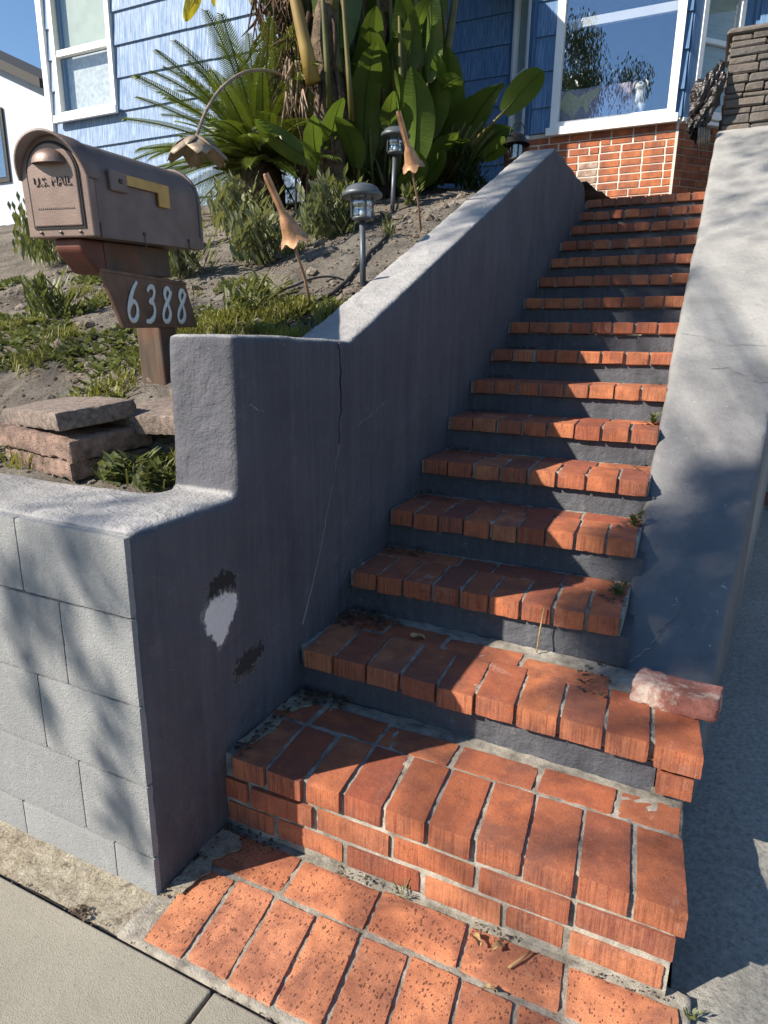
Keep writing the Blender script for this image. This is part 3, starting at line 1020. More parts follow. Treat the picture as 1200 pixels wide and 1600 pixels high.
# steps 3 to 16
for k in range(2, 16):
    yk, zk = Y0 + RUN * k, Z0 + RISE * k
    so_ = step_obj(MB().box(-1.0, XR + 0.02, yk + 0.024, yk + RUN + 0.06, zk - RISE - 0.05, zk - BT - 0.004))
    mortar(so_, -0.99, XR - 0.004, yk + 0.020, yk + RUN + 0.04, zk - BT - 0.002, zk - 0.006)
    den = k < 7
    n_ = 9 if k < 4 else 8
    pk = W_ = (XR - 0.006 - (XL + 0.006)) / n_
    for i in range(n_):
        wd = pk - 0.0095 + random.uniform(-.004, .003)
        brick(so_, (XL + 0.006 + pk * (i + .5), yk + 0.1 + random.uniform(-.005, .005), zk - BT / 2), (round(wd / 0.004) * 0.004, 0.2, BT), M['brick'], den, SH * 0.5, 0.0032)
    xs_ = [XL, XL + 0.2 + 0.05 * (k % 3), XL + 0.43 + 0.03 * (k % 2), XL + 0.66, XR - 0.004]
    for i in range(4):
        a, c = xs_[i] + 0.006, xs_[i + 1] - 0.005
        brick(so_, ((a + c) / 2, yk + 0.255, zk - 0.001 - BT / 2), (c - a, 0.094, BT), M['brick'], k < 5, 0.0, 0.0032)
tag(MB().box(-1.2, 0.4, 5.98, 8.4, 2.0, 2.33).build('landing', M['landing']), kind='structure')

# ------------------------------------------------------------------ brick pavers at the foot of the steps
pv = tag(link('brick_pavement', None, None, (-0.4, 0.95, 0)), kind='structure')
bed = MB()
mortar(pv, -0.99, 0.135, 0.772, 1.17, -0.05, -0.0025).name = 'mortar_bed'
xs_ = [-0.975, -0.735, -0.518, -0.305, -0.095, 0.122]
for i in range(len(xs_) - 1):
    a, c = xs_[i] + 0.005, xs_[i + 1] - 0.005
    brick(pv, ((a + c) / 2, 1.071, 0.004 - BT / 2), (c - a, 0.108, BT), M['paver'], True, -0.1, 0.003, lump=0.6)
x = -0.95
i = 0
while x < 0.12:
    wd = 0.1035 + random.uniform(-.002, .002)
    brick(pv, (x + wd / 2 + 0.008, 0.896 + random.uniform(-.004, .004), 0.003 - BT / 2), (round(wd / 0.003) * 0.003, 0.212, BT), M['paver'], True, -0.13, 0.003, jit=0.8, lump=0.6)
    x += wd + 0.0095
# grey cement smeared over the bricks beside the left wall
def smear(par, pts, z, seed):
    b = MB().prism(ragged(pts, 5, 0.005, seed), 0.003, 'z', z)
    o = b.build('cement_smear', M['apron'], par)
    auto_normals(o.data)
smear(s1, [(-0.975, 1.19), (-0.945, 1.20), (-0.925, 1.27), (-0.935, 1.33), (-0.968, 1.32)], 0.2205, 3)
smear(s1, [(-0.975, 1.37), (-0.93, 1.38), (-0.895, 1.44), (-0.93, 1.475), (-0.972, 1.47)], 0.2195, 4)
smear(pv, [(-0.972, 0.90), (-0.935, 0.91), (-0.915, 0.985), (-0.935, 1.03), (-0.965, 1.05)], 0.0065, 5)
smear(pv, [(-0.985, 1.02), (-0.93, 1.02), (-0.895, 1.08), (-0.92, 1.11), (-0.98, 1.11)], 0.0075, 6)
# ------------------------------------------------------------------ stone column, bag, garage
sc = thing('stone_column', (0.25, 6.85, 2.6), 'brown ledge-stone column standing at the top of the grey side wall', 'column')
MB().box(-0.07, 0.80, 6.62, 7.25, 2.5, 3.66).build('core', M['crack'], sc)
z = 2.86
rr = random.Random(5)
while z < 3.62:
    h = rr.uniform(0.035, 0.075)
    x = -0.10
    while x < 0.8:
        l = rr.uniform(0.12, 0.34)
        me = brick_mesh(l - 0.006, 0.07, h - 0.006, rr.randrange(999), M['stone'], ch=0.008)
        link('stone', me, sc, Vector((x + l / 2, 6.61 + rr.uniform(-.015, .01), z + h / 2)) - wloc(sc))
        x += l
    y = 6.66
    while y < 7.2:
        l = rr.uniform(0.12, 0.34)
        me = brick_mesh(0.06, l - 0.006, h - 0.006, rr.randrange(999), M['stone'], ch=0.008)
        link('stone', me, sc, Vector((-0.075 + rr.uniform(-.012, .008), y + l / 2, z + h / 2)) - wloc(sc))
        y += l
    z += h
me = brick_mesh(1.0, 0.74, 0.05, 3, M['stone'], ch=0.012)
link('cap_stone', me, sc, Vector((0.36, 6.93, z + 0.025)) - wloc(sc))

# crumpled dark bag hung beside the column
bmx = bmesh.new()
bmesh.ops.create_icosphere(bmx, subdivisions=4, radius=1.0)
for v in bmx.verts:
    p = v.co.copy()
    n_ = noise.noise(p * 1.7 + Vector((4, 1, 2))) * 0.35 + abs(noise.noise(p * 4)) * 0.35 + abs(noise.noise(p * 9)) * 0.12
    q = p * (0.75 + n_)
    lean = 0.35 * p.z
    v.co = Vector((q.x * 0.125 + lean * 0.18, q.y * 0.12, q.z * 0.30))
me = bpy.data.meshes.new('bag')
bmx.to_mesh(me)
bmx.free()
me.materials.append(M['bag'])
bagr = thing('hanging_bag', (-0.235, 6.50, 2.82), 'crumpled dark brown plastic bag hanging on the edge of the stone column', 'bag')
link('bag_body', me, bagr, (0, 0, 0.33))
b = MB()
for k in range(5):
    a = Vector((-0.02 + 0.018 * k, -0.05 + 0.02 * k, 0.13))
    b.tube([a, a + Vector((0.01, -0.02, -0.10)), a + Vector((0.02, -0.01, -0.17))], [0.03, 0.034, 0.006], 6, 0.35)
b.build('torn_tail', M['bagedge'], bagr, smooth=True, local=True)

gd = thing('garage_door', (2.0, 4.3, 0.3), 'grey panelled garage door with red bottom rail right of the side wall', 'door')
MB().box(0.30, 4.0, 4.28, 4.34, 0.42, 2.2).build('panel', M['garage'], gd)
MB().box(0.30, 4.0, 4.265, 4.33, 0.345, 0.415).build('bottom_rail', M['garage_rail'], gd)
for z_ in (0.85, 1.3, 1.75):
    MB().box(0.32, 3.98, 4.268, 4.279, z_, z_ + 0.03).build('panel_rib', M['garage'], gd)

# ------------------------------------------------------------------ the blue house
hs = thing('blue_house', (-2.0, 8.0, 2.3), 'blue shake-sided house with white windows and a brick-footed bay', 'house')
def siding_run(x0, x1, yf, zs, mat, holes=(), ang=None):
    """courses of shakes on a wall facing -Y at y = yf; the butt of each course stands proud of the one below"""
    for i in range(len(zs) - 1):
        z0_, z1_ = zs[i], zs[i + 1]
        segs = [(x0, x1)]
        for hx0, hx1, hz0, hz1 in holes:
            if hz0 < z1_ and hz1 > z0_:
                ns = []
                for a, c in segs:
                    if a < hx0:
                        ns.append((a, min(c, hx0)))
                    if c > hx1:
                        ns.append((max(a, hx1), c))
                segs = ns
        for a, c in segs:
            if c - a < 0.02:
                continue
            x = a
            while x < c - 0.01:
                l = min(random.uniform(0.9, 1.3), c - x)
                if c - x - l < 0.25:
                    l = c - x
                b = MB().prism([(yf - 0.028 + random.uniform(-.002, .002), z0_ + random.uniform(-.003, .003)), (yf + 0.01, z0_), (yf + 0.01, z1_ + 0.006), (yf - 0.008, z1_ + 0.006)], l - 0.003, 'x', x)
                o = b.build('siding_shake', mat, hs)
                auto_normals(o.data)
                x += l
def window(parent, x0, x1, z0, z1, yf, rail=None, pane='pane', fw=0.055, sill=True, backing=None):
    f = MB()
    f.box(x0, x0 + fw, yf - 0.045, yf + 0.03, z0, z1)
    f.box(x1 - fw, x1, yf - 0.045, yf + 0.03, z0, z1)
    f.box(x0 + fw, x1 - fw, yf - 0.043, yf + 0.03, z0, z0 + fw)
    f.box(x0 + fw, x1 - fw, yf - 0.043, yf + 0.03, z1 - fw, z1)
    if rail:
        f.box(x0 + fw, x1 - fw, yf - 0.035, yf + 0.02, rail - 0.03, rail + 0.03)
    o = f.build('window', M['white'], parent)
    g_ = MB().box(x0 + fw, x1 - fw, yf + 0.003, yf + 0.007, z0 + fw, z1 - fw)
    g_.build('pane', M[pane], o)
    if sill:
        MB().box(x0 - 0.03, x1 + 0.03, yf - 0.085, yf - 0.046, z0 - 0.05, z0 + 0.02).build('sill', M['white'], o)
    return o
# left wing
YW = 5.8
zs = [2.05, 2.34, 2.645, 2.95, 3.25, 3.55, 3.853, 4.152, 4.45, 4.75, 5.05, 5.35]
WX0, WX1, WZ0, WZ1 = -6.80, -5.92, 3.57, 4.95
siding_run(-6.90, -3.2, YW, zs, M['siding'], [(WX0 + .01, WX1 - .01, WZ0 + .01, WZ1 - .01)])
MB().box(-6.98, -6.905, YW - 0.05, YW + 0.05, 1.9, 5.4).build('corner_trim', M['white'], hs)
MB().box(-3.195, -3.12, YW - 0.05, YW + 0.05, 1.9, 5.4).build('corner_trim', M['white'], hs)
wo = window(hs, WX0, WX1, WZ0, WZ1, YW - 0.01, 4.19, 'pane_soft')
MB().box(WX0 + .06, WX1 - .06, YW + 0.06, YW + 0.065, 4.2, WZ1 - .05).build('blind', M['blind'], wo)
MB().box(WX0 + .06, WX1 - .06, YW + 0.07, YW + 0.075, WZ0 + .05, 4.18).build('curtain', M['curtain'], wo)
b = MB().box(-6.96, -6.72, YW + 0.03, 12, 1.5, 5.4).box(-3.40, -3.16, YW + 0.03, 8.2, 1.5, 5.4)
b.box(-6.72, WX0 + .02, YW + .012, YW + .12, 1.5, 5.4).box(WX1 - .02, -3.40, YW + .012, YW + .12, 1.5, 5.4).box(WX0 + .02, WX1 - .02, YW + .012, YW + .12, 1.5, WZ0 + .02)
b.build('wing_wall', M['siding2'], hs)
# main wall right of the wing, in the wing's shade
YM = 8.0
zs2 = [2.3 + 0.3 * i for i in range(12)]
siding_run(-3.14, -2.32, YM, zs2, M['siding2'])
siding_run(0.10, 2.2, YM, zs2, M['siding2'])
MB().box(-3.16, -2.30, YM + 0.012, YM + 0.2, 2.0, 5.8).build('main_wall', M['siding2'], hs)
MB().box(0.02, 2.3, YM + 0.012, YM + 0.2, 2.0, 5.8).build('main_wall', M['siding2'], hs)
# bay window: front and two slanted cheeks on a brick foot
BXL, BXR, BY = -1.91, -0.485, 7.5
bw = MB().prism([(BXL + .006, BY - .0075), (BXR - .006, BY - .0075), (0.008, YM + .01), (0.008, YM + .3), (-2.308, YM + .3), (-2.308, YM + .01)], 1.0, 'z', 2.33)
bwo = bw.build('brick_foot', M['white_mortar'], hs)
def brick_face(p0, p1, z0, ncourse, par, mat, seed, patch=None):
    rr = random.Random(seed)
    p0, p1 = Vector((*p0, 0)), Vector((*p1, 0))
    d = p1 - p0
    Ln = d.length
    d.normalize()
    nrm = Vector((d.y, -d.x, 0))
    ang = math.atan2(d.y, d.x)
    for c in range(ncourse):
        zc = z0 + c * 0.0685
        x = 0.0
        first = True
        while x < Ln - 0.01:
            l = 0.195
            if first:
                l = 0.195 if c % 2 else 0.09
            if rr.random() < 0.06:
                l = 0.095
            l = min(l, Ln - x)
            if Ln - x - l < 0.03:
                l = Ln - x
            first = False
            if l > 0.02:
                pc = p0 + d * (x + l / 2) - nrm * 0.012
                mt = mat
                if patch and patch[0] < pc.x < patch[1] and patch[2] < zc < patch[3]:
                    mt = M['beige_brick']
                o = brick(par, (pc.x, pc.y, zc + 0.0285), (max(0.02, round((l - 0.003) / 0.005) * 0.005), 0.045, 0.0575), mt, False, 0, 0.003, jit=0.7, rz=ang, variants=4)
            x += l + 0.011
brick_face((BXL, BY - .004), (BXR, BY - .004), 2.34, 14, bwo, M['house_brick'], 1, (-1.32, -1.12, 2.68, 3.0))
brick_face((BXR + .004, BY), (0.02, YM + .02), 2.34, 14, bwo, M['house_brick'], 2)
brick_face((-2.32, YM + .02), (BXL - .004, BY), 2.34, 14, bwo, M['house_brick'], 3)
MB().box(BXR - .012, BXR + .012, BY - .02, BY + .012, 2.34, 3.33).build('corner_mortar', M['white_mortar'], hs)
# blue posts of the bay
zs3 = [3.335, 3.57, 3.90, 4.21, 4.52, 4.85]
siding_run(BXL, -1.705, BY, zs3, M['siding2'])
siding_run(-0.52, BXR + 0.02, BY, zs3, M['siding2'])
wo = window(hs, -1.705, -0.522, 3.335, 4.85, BY - 0.012, None, 'pane', 0.075)
MB().box(-1.62, -0.60, BY + 0.10, BY + 0.14, 4.28, 4.36).build('roller_blind', M['white'], wo)
# slanted cheeks: wall frame, tall narrow window and shakes
def cheek(p0, p1, tag_):
    p0, p1 = Vector((*p0, 0)), Vector((*p1, 0))
    d = (p1 - p0)
    Ln = d.length
    d.normalize()
    ang = math.atan2(d.y, d.x)
    def put(b, name, mat, par):
        o = b.build(name, mat, None)
        o.parent = par
        o.location = p0 - wloc(par)
        o.rotation_euler = (0, 0, ang)
        return o
    fr = MB()
    a, c = 0.10, Ln - 0.10
    fr.box(a, a + .05, -.03, .03, 3.36, 4.85).box(c - .05, c, -.03, .03, 3.36, 4.85).box(a + .05, c - .05, -.028, .03, 3.36, 3.42).box(a + .05, c - .05, -.02, .02, 3.98, 4.02)
    w_ = put(fr, 'window', M['white'], hs)
    g_ = MB().box(a + .05, c - .05, .005, .009, 3.42, 4.85)
    o = g_.build('pane', M['pane_soft'], None)
    o.parent = w_
    bl = MB()
    for q in range(22):
        bl.box(a + .05, c - .05, .035, .042, 3.44 + q * 0.065, 3.503 + q * 0.065)
    o = bl.build('blind', M['blind'], None)
    o.parent = w_
    put(MB().box(0.0, a - .003, -.02, .02, 3.335, 4.85), 'siding_shake', M['siding2'], hs)
    put(MB().box(c + .003, Ln, -.02, .02, 3.335, 4.85), 'siding_shake', M['siding2'], hs)
    put(MB().box(0.0, Ln, -.035, .03, 3.30, 3.332), 'sill', M['white'], hs)
cheek((BXR + .02, BY + .01), (0.02, YM), 'r')
cheek((-2.32, YM), (BXL - .02, BY + .01), 'l')
b = MB().box(-2.4, 0.1, 9.6, 9.7, 2.4, 5.2).box(-2.4, -2.33, 8.3, 9.6, 2.4, 5.2).box(0.03, 0.1, 8.3, 9.6, 2.4, 5.2).box(-2.4, 0.1, 7.6, 9.6, 2.4, 2.5)
b.build('room', M['dark'], hs)
b = MB().box(-3.6, 2.6, YM - 0.7, 13, 5.35, 5.5).box(-7.3, -2.9, YW - 0.5, 13, 5.42, 5.58)
b.build('roof', M['roof'], hs)
MB().box(-2.5, 0.2, 7.35, 8.1, 4.86, 5.0).build('bay_roof', M['white'], hs)
# sofa back with a throw, and the dog at the window
sf = thing('sofa', (-1.30, 7.70, 2.60), 'sofa back under a mauve throw behind the bay window glass', 'sofa')
b = MB()
me = brick_mesh(0.72, 0.22, 0.90, 3, M['blanket'], dense=True, ch=0.05, lump=1.5)
link('throw', me, sf, (-0.02, 0.0, 0.69))
b = MB().box(-1.65, -0.95, 7.83, 8.4, 2.5, 3.1)
b.build('seat', M['dark'], sf)

def skin(name, verts, edges, radii, mat, parent, sub=2):
    me = bpy.data.meshes.new(name)
    me.from_pydata(verts, edges, [])
    o = link(name, me)
    o.modifiers.new('k', 'SKIN')
    s = o.modifiers.new('s', 'SUBSURF')
    s.levels = s.render_levels = sub
    for i, r_ in enumerate(radii):
        me.skin_vertices[0].data[i].radius = (r_, r_) if not hasattr(r_, '__len__') else r_
    me.skin_vertices[0].data[0].use_root = True
    dg = bpy.context.evaluated_depsgraph_get()
    out = bpy.data.meshes.new_from_object(o.evaluated_get(dg))
    bpy.data.objects.remove(o)
    out.materials.clear()
    out.materials.append(mat)
    out.polygons.foreach_set('use_smooth', [True] * len(out.polygons))
    return link(name, out, parent)
dg_ = thing('dog', (-0.90, 7.72, 3.42), 'white dog sitting up behind the bay window, looking out', 'dog')
DV = [(-0.10, 0.10, 0.06), (-0.05, 0.05, 0.12), (0.0, 0.0, 0.19), (0.01, -0.02, 0.25), (0.012, -0.03, 0.305), (0.02, -0.09, 0.285),
      (0.035, -0.03, 0.10), (0.04, -0.04, 0.0), (-0.04, -0.03, 0.10), (-0.045, -0.04, 0.0), (-0.14, 0.02, 0.03), (-0.07, -0.03, 0.02), (-0.03, 0.12, 0.05), (0.0, 0.04, 0.02)]
DE = [(0, 1), (1, 2), (2, 3), (3, 4), (4, 5), (2, 6), (6, 7), (2, 8), (8, 9), (0, 10), (10, 11), (0, 12), (12, 13)]
skin('body', DV, DE, [0.075, 0.08, 0.068, 0.048, 0.06, 0.026, 0.026, 0.022, 0.026, 0.022, 0.05, 0.024, 0.05, 0.024], M['dog'], dg_)
for s in (-1, 1):
    b = MB().tube([(0.012 + s * 0.045, -0.015, 0.345), (0.012 + s * 0.066, -0.02, 0.32), (0.012 + s * 0.072, -0.03, 0.27)], [0.014, 0.022, 0.008], 8, 0.4)
    b.build('ear', M['dog'], dg_, True, local=True)
    b = MB().lathe([(0.0005, 0.009), (0.006, 0.006), (0.009, 0), (0.006, -0.006), (0.0005, -0.009)], (0.016 + s * 0.024, -0.082, 0.318), 8)
    b.build('eye', M['dognose'], dg_, True, local=True)
MB().lathe([(0.0005, 0.011), (0.009, 0.007), (0.013, 0), (0.009, -0.008), (0.0005, -0.01)], (0.022, -0.117, 0.29), 10).build('nose', M['dognose'], dg_, True, local=True)

# neighbour's white house
nb = thing('white_house', (-16, 11, 3), 'pale white stucco neighbouring house with a dark roof edge', 'house')
b = MB().prism([(-22, 1.5), (-13.35, 1.5), (-13.35, 6.38), (-22, 10.1)], 4, 'y', 11)
o = b.build('wall', M['neigh'], nb)
auto_normals(o.data)
b = MB().prism([(-22.3, 10.16), (-13.1, 6.20), (-13.1, 6.38), (-22.3, 10.4)], 4.6, 'y', 10.7)
o = b.build('roof_edge', M['roofdark'], nb)
auto_normals(o.data)
f = MB().box(-15.6, -14.72, 10.95, 10.99, 4.6, 6.1)
f.build('window', M['roofdark'], nb)
MB().box(-15.5, -14.8, 10.93, 10.948, 4.7, 6.0).build('pane', M['pane'], nb)

# ------------------------------------------------------------------ mailbox on its post
MW, MH, ML = 0.198, 0.235, 0.53
mb = thing('mailbox', (-1.525, 1.26, 1.491), 'brown bronze mailbox with a brass flag on a wooden post', 'mailbox', rot=(R(3.5), 0, R(10)))
def arch(w_, h_, n_=16, inset=0.0):
    r_ = w_ / 2 - inset
    z0_ = inset
    zc = h_ - w_ / 2
    pts = [(-r_, z0_), (r_, z0_)]
    for i in range(n_ + 1):
        a = PI * i / n_
        pts.append((r_ * math.cos(a), zc + r_ * math.sin(a)))
    return pts
def arch_solid(w_, h_, y0, y1, inset=0.0, name='body', mat=None, par=None, bev=0.004, smooth=False):
    b = MB().prism(arch(w_, h_, 20, inset), y1 - y0, 'y', y0)
    o = b.build(name, mat, par, local=True)
    auto_normals(o.data)
    bv = o.modifiers.new('b', 'BEVEL')
    bv.width = bev
    bv.segments = 2
    bv.limit_method = 'ANGLE'
    bv.angle_limit = R(40)
    return o
arch_solid(MW, MH, 0.03, ML - 0.012, 0.0, 'body', M['bronze'], mb)
arch_solid(MW + 0.012, MH + 0.006, ML - 0.014, ML, 0.0, 'back_panel', M['bronze'], mb)
# hood over the door: a shell that overhangs the front
b = MB()
n_ = 24
for y, gr in ((-0.028, 0.006), (0.05, 0.005)):
    for rad in (0.0, -0.007):
        for i in range(n_ + 1):
            a = PI * i / n_
            r_ = MW / 2 + gr + rad
            yy = y + (0.0 if y > 0 else 0.030 * (1 - math.sin(a)) ** 1.5)
            b.v.append((r_ * math.cos(a), yy, MH - MW / 2 + r_ * math.sin(a)))
m_ = n_ + 1
for i in range(n_):
    b.f += [(i, i + 1, 2 * m_ + i + 1, 2 * m_ + i), (m_ + i, 3 * m_ + i, 3 * m_ + i + 1, m_ + i + 1), (i, m_ + i, m_ + i + 1, i + 1)]
    b.mi += [0, 0, 0]
o = b.build('hood', M['bronze'], mb, True, local=True)
auto_normals(o.data)
fr = arch_solid(MW + 0.002, MH + 0.001, 0.004, 0.03, 0.0, 'door_frame', M['bronze_face'], mb)
dr = arch_solid(MW - 0.052, MH - 0.045, -0.002, 0.006, 0.0, 'door', M['bronze_face'], mb, 0.003)
dr.location = (0, 0, 0.026)
b = MB().prism(arch(MW - 0.042, MH - 0.035, 20, 0), 0.003, 'y', 0.001)
o = b.build('door_gap', M['crack'], mb, local=True)
auto_normals(o.data)
o.location = (0, 0, 0.021)
# half-dome pull
b = MB()
for i in range(7):
    for j in range(13):
        el = (PI / 2) * i / 6
        az = PI * j / 12
        b.v.append((0.048 * math.cos(az) * math.cos(el), -0.002 - 0.030 * math.sin(az) * math.cos(el), 0.034 * math.sin(el)))
for i in range(6):
    for j in range(12):
        b.f.append((i * 13 + j, i * 13 + j + 1, (i + 1) * 13 + j + 1, (i + 1) * 13 + j))
        b.mi.append(0)
o = b.build('pull', M['bronze_face'], dr, True, local=True)
o.location = (0, 0, 0.143)
def text_mesh(txt, size, depth, mat, name, parent, loc, rot, spacing=1.0, shear=0.0):
    cu_ = bpy.data.curves.new(name, 'FONT')
    cu_.body = txt
    cu_.size = size
    cu_.extrude = depth
    cu_.align_x = 'CENTER'
    cu_.space_character = spacing
    cu_.shear = shear
    cu_.offset = 0.0
    o = bpy.data.objects.new('t', cu_)
    col.objects.link(o)
    dg = bpy.context.evaluated_depsgraph_get()
    me = bpy.data.meshes.new_from_object(o.evaluated_get(dg))
    bpy.data.objects.remove(o)
    me.materials.clear()
    me.materials.append(mat)
    o = link(name, me, parent, loc)
    o.rotation_euler = rot
    return o
text_mesh('U.S. MAIL', 0.0275, 0.0022, M['bronze'], 'lettering', dr, (0, -0.003, 0.094), (R(90), 0, 0), 1.02)
for i in range(18):
    MB().box(-0.055 + i * 0.0062, -0.0505 + i * 0.0062, -0.0035, -0.001, 0.040, 0.0435).build('small_lettering', M['bronze'], dr, local=True)
for x in (-0.06, 0, 0.06):
    MB().lathe([(0.004, 0), (0.004, 0.003), (0.0005, 0.004)], (x, 0.004, 0.012), 10, Matrix.Rotation(R(90), 3, 'X')).build('rivet', M['screw'], fr, local=True)
# seam strip and side screws
MB().box(MW / 2 - .002, MW / 2 + .0035, 0.03, ML - .014, 0.0, 0.034).build('side_skirt', M['bronze'], mb, local=True)
for y in (0.21, 0.44):
    MB().lathe([(0.005, 0), (0.005, 0.004), (0.0005, 0.005)], (MW / 2 + 0.003, y, 0.022), 10, Matrix.Rotation(R(90), 3, 'Y')).build('screw', M['screw'], mb, local=True)
    MB().tube([(MW / 2 + 0.006, y, 0.02), (MW / 2 + 0.007, y, -0.012)], 0.0015, 5).build('wire', M['screw'], mb, local=True)
# flag on the right side
fl = MB().box(MW / 2, MW / 2 + 0.012, 0.080, 0.150, 0.116, 0.168).build('flag_bracket', M['bronze'], mb, local=True)
bv = fl.modifiers.new('b', 'BEVEL')
bv.width = 0.004
bv.segments = 2
MB().lathe([(0.006, 0), (0.006, 0.004), (0.0005, 0.006)], (MW / 2 + 0.012, 0.118, 0.142), 12, Matrix.Rotation(R(90), 3, 'Y')).build('pivot', M['screw'], fl, local=True)
b = MB().prism([(0.145, 0.137), (0.290, 0.137), (0.290, 0.102), (0.345, 0.102), (0.345, 0.162), (0.145, 0.162)], 0.006, 'x', MW / 2 + 0.004)
o = b.build('flag', M['brass'], mb, local=True)
auto_normals(o.data)
# wooden arm and post
b = MB().box(-0.042, 0.042, 0.11, 0.42, -0.088, -0.002)
o = b.build('arm', M['post_wood'], mb, local=True)
bv = o.modifiers.new('b', 'BEVEL'); bv.width = 0.006; bv.segments = 2
b = MB().prism([(0.02, -0.001), (0.02, -0.03), (0.075, -0.085), (0.109, -0.089), (0.109, -0.001)], 0.086, 'x', -0.043)
o = b.build('arm_nose', M['red_wood'], mb, local=True)
auto_normals(o.data)
bv = o.modifiers.new('b', 'BEVEL'); bv.width = 0.008; bv.segments = 3
b = MB().box(-0.044, 0.044, 0.325, 0.413, -0.46, -0.0895)
o = b.build('post', M['post_wood'], mb, local=True)
bv = o.modifiers.new('b', 'BEVEL'); bv.width = 0.006; bv.segments = 2
# chain between box and plaque
b = MB()
for i in range(9):
    z_ = -0.004 - i * 0.011
    b.tube([(0.058 + .003 * math.cos(a), 0.445 + 0.004 * math.sin(a) * (i % 2) , z_ + 0.007 * math.sin(a)) for a in np.linspace(0, 2 * PI, 9)], 0.0013, 5, cap=False)
b.build('chain', M['screw'], mb, local=True)

pq = thing('number_plaque', (-1.540, 1.25, 1.522), 'slanted brown house-number plaque reading 6388 below the mailbox', 'sign', rot=(R(3.5), 0, R(10)))
PX = 0.052
poly = [(0.150, -0.262), (0.545, -0.276), (0.490, -0.132), (0.080, -0.104)]
b = MB().prism(poly, 0.014, 'x', PX)
o = b.build('plate', M['plaque'], pq, local=True)
auto_normals(o.data)
bv = o.modifiers.new('b', 'BEVEL'); bv.width = 0.003; bv.segments = 2
b = MB().prism([(0.083, -0.112), (0.0805, -0.1035), (0.4905, -0.1315), (0.493, -0.140)], 0.017, 'x', PX)
o = b.build('top_lip', M['plaque'], pq, local=True)
auto_normals(o.data)
def catmull(P, n_=8):
    P = [Vector((p[0], p[1], 0)) for p in P]
    out = []
    for i in range(len(P) - 1):
        p0, p1, p2, p3 = P[max(i - 1, 0)], P[i], P[i + 1], P[min(i + 2, len(P) - 1)]
        for k in range(n_):
            t_ = k / n_
            out.append(0.5 * ((2 * p1) + (-p0 + p2) * t_ + (2 * p0 - 5 * p1 + 4 * p2 - p3) * t_ ** 2 + (-p0 + 3 * p1 - 3 * p2 + p3) * t_ ** 3))
    out.append(P[-1])
    return out
DIG = {'6': [(0.62, 1.0), (0.38, 0.78), (0.18, 0.45), (0.12, 0.2), (0.25, 0.02), (0.48, 0.04), (0.60, 0.22), (0.55, 0.42), (0.36, 0.5), (0.2, 0.4), (0.13, 0.25)],
       '3': [(0.22, 0.85), (0.34, 0.98), (0.54, 0.97), (0.62, 0.82), (0.52, 0.65), (0.36, 0.57), (0.54, 0.5), (0.62, 0.3), (0.52, 0.1), (0.30, 0.0), (0.1, 0.02)],
       '8': [(0.64, 0.83), (0.54, 0.98), (0.36, 0.98), (0.28, 0.82), (0.38, 0.62), (0.54, 0.42), (0.6, 0.2), (0.46, 0.02), (0.24, 0.03), (0.16, 0.2), (0.26, 0.42), (0.48, 0.62), (0.64, 0.83), (0.68, 0.92)]}
y0_ = 0.168
for i, ch_ in enumerate('6388'):
    hgt = (0.108, 0.100, 0.099, 0.097)[i]
    base = -0.243 + (-0.004) * i
    pts = catmull(DIG[ch_])
    P3 = []
    for p in pts:
        yy = y0_ + i * 0.083 + p.x * 0.086 + (p.y - 0.5) * 0.012
        zz = base + p.y * hgt
        P3.append((PX + 0.0165, yy, zz))
    nn = len(P3)
    rad = [0.0058 + 0.0026 * math.sin(PI * j / nn * 3) ** 2 for j in range(nn)]
    b = MB().tube(P3, rad, 8, 0.35, up=(1, 0, 0))
    b.build('digit', M['digit'], pq, True, local=True)

# ------------------------------------------------------------------ stack of loose paving pieces behind the low wall
def slab_piece(name, c, dims, rot, mat, label, seed, group='loose pavers behind the low wall'):
    me = brick_mesh(*dims, seed=seed, mat=mat, dense=True, ch=0.008, lump=1.6)
    me.name = name
    o = link(name, me, None, c)
    o.rotation_euler = rot
    tag(o, label, 'paver', group)
    return o
slab_piece('loose_paver', (-1.66, 1.33, 1.030), (0.41, 0.225, 0.050), (R(7), R(-3), R(-17)), M['stone_paver'], 'tan speckled slab lying topmost on the stack of loose pavers', 11)
slab_piece('loose_paver', (-1.66, 1.335, 0.965), (0.44, 0.25, 0.060), (R(5), R(1), R(-11)), M['red_paver'], 'thick reddish paver in the middle of the loose paver stack', 12)
slab_piece('loose_paver', (-1.65, 1.35, 0.902), (0.42, 0.26, 0.05), (R(3), R(0), R(-14)), M['red_paver'], 'reddish paver half buried at the bottom of the loose paver stack', 13)
slab_piece('loose_paver', (-1.375, 1.46, 1.03), (0.34, 0.22, 0.055), (R(12), R(-4), R(-10)), M['stone_paver'], 'tan speckled slab leaning between the paver stack and the wall post', 14)
# loose brick on the second step
me = brick_mesh(0.20, 0.095, 0.058, 21, M['pink_brick'], dense=True, ch=0.010, lump=2.2)
o = link('loose_brick', me, None, (0.045, 1.648, 0.392))
o.rotation_euler = (R(2), R(-2), R(-9))
tag(o, 'faded pink brick lying loose at the foot of the grey side wall', 'brick')

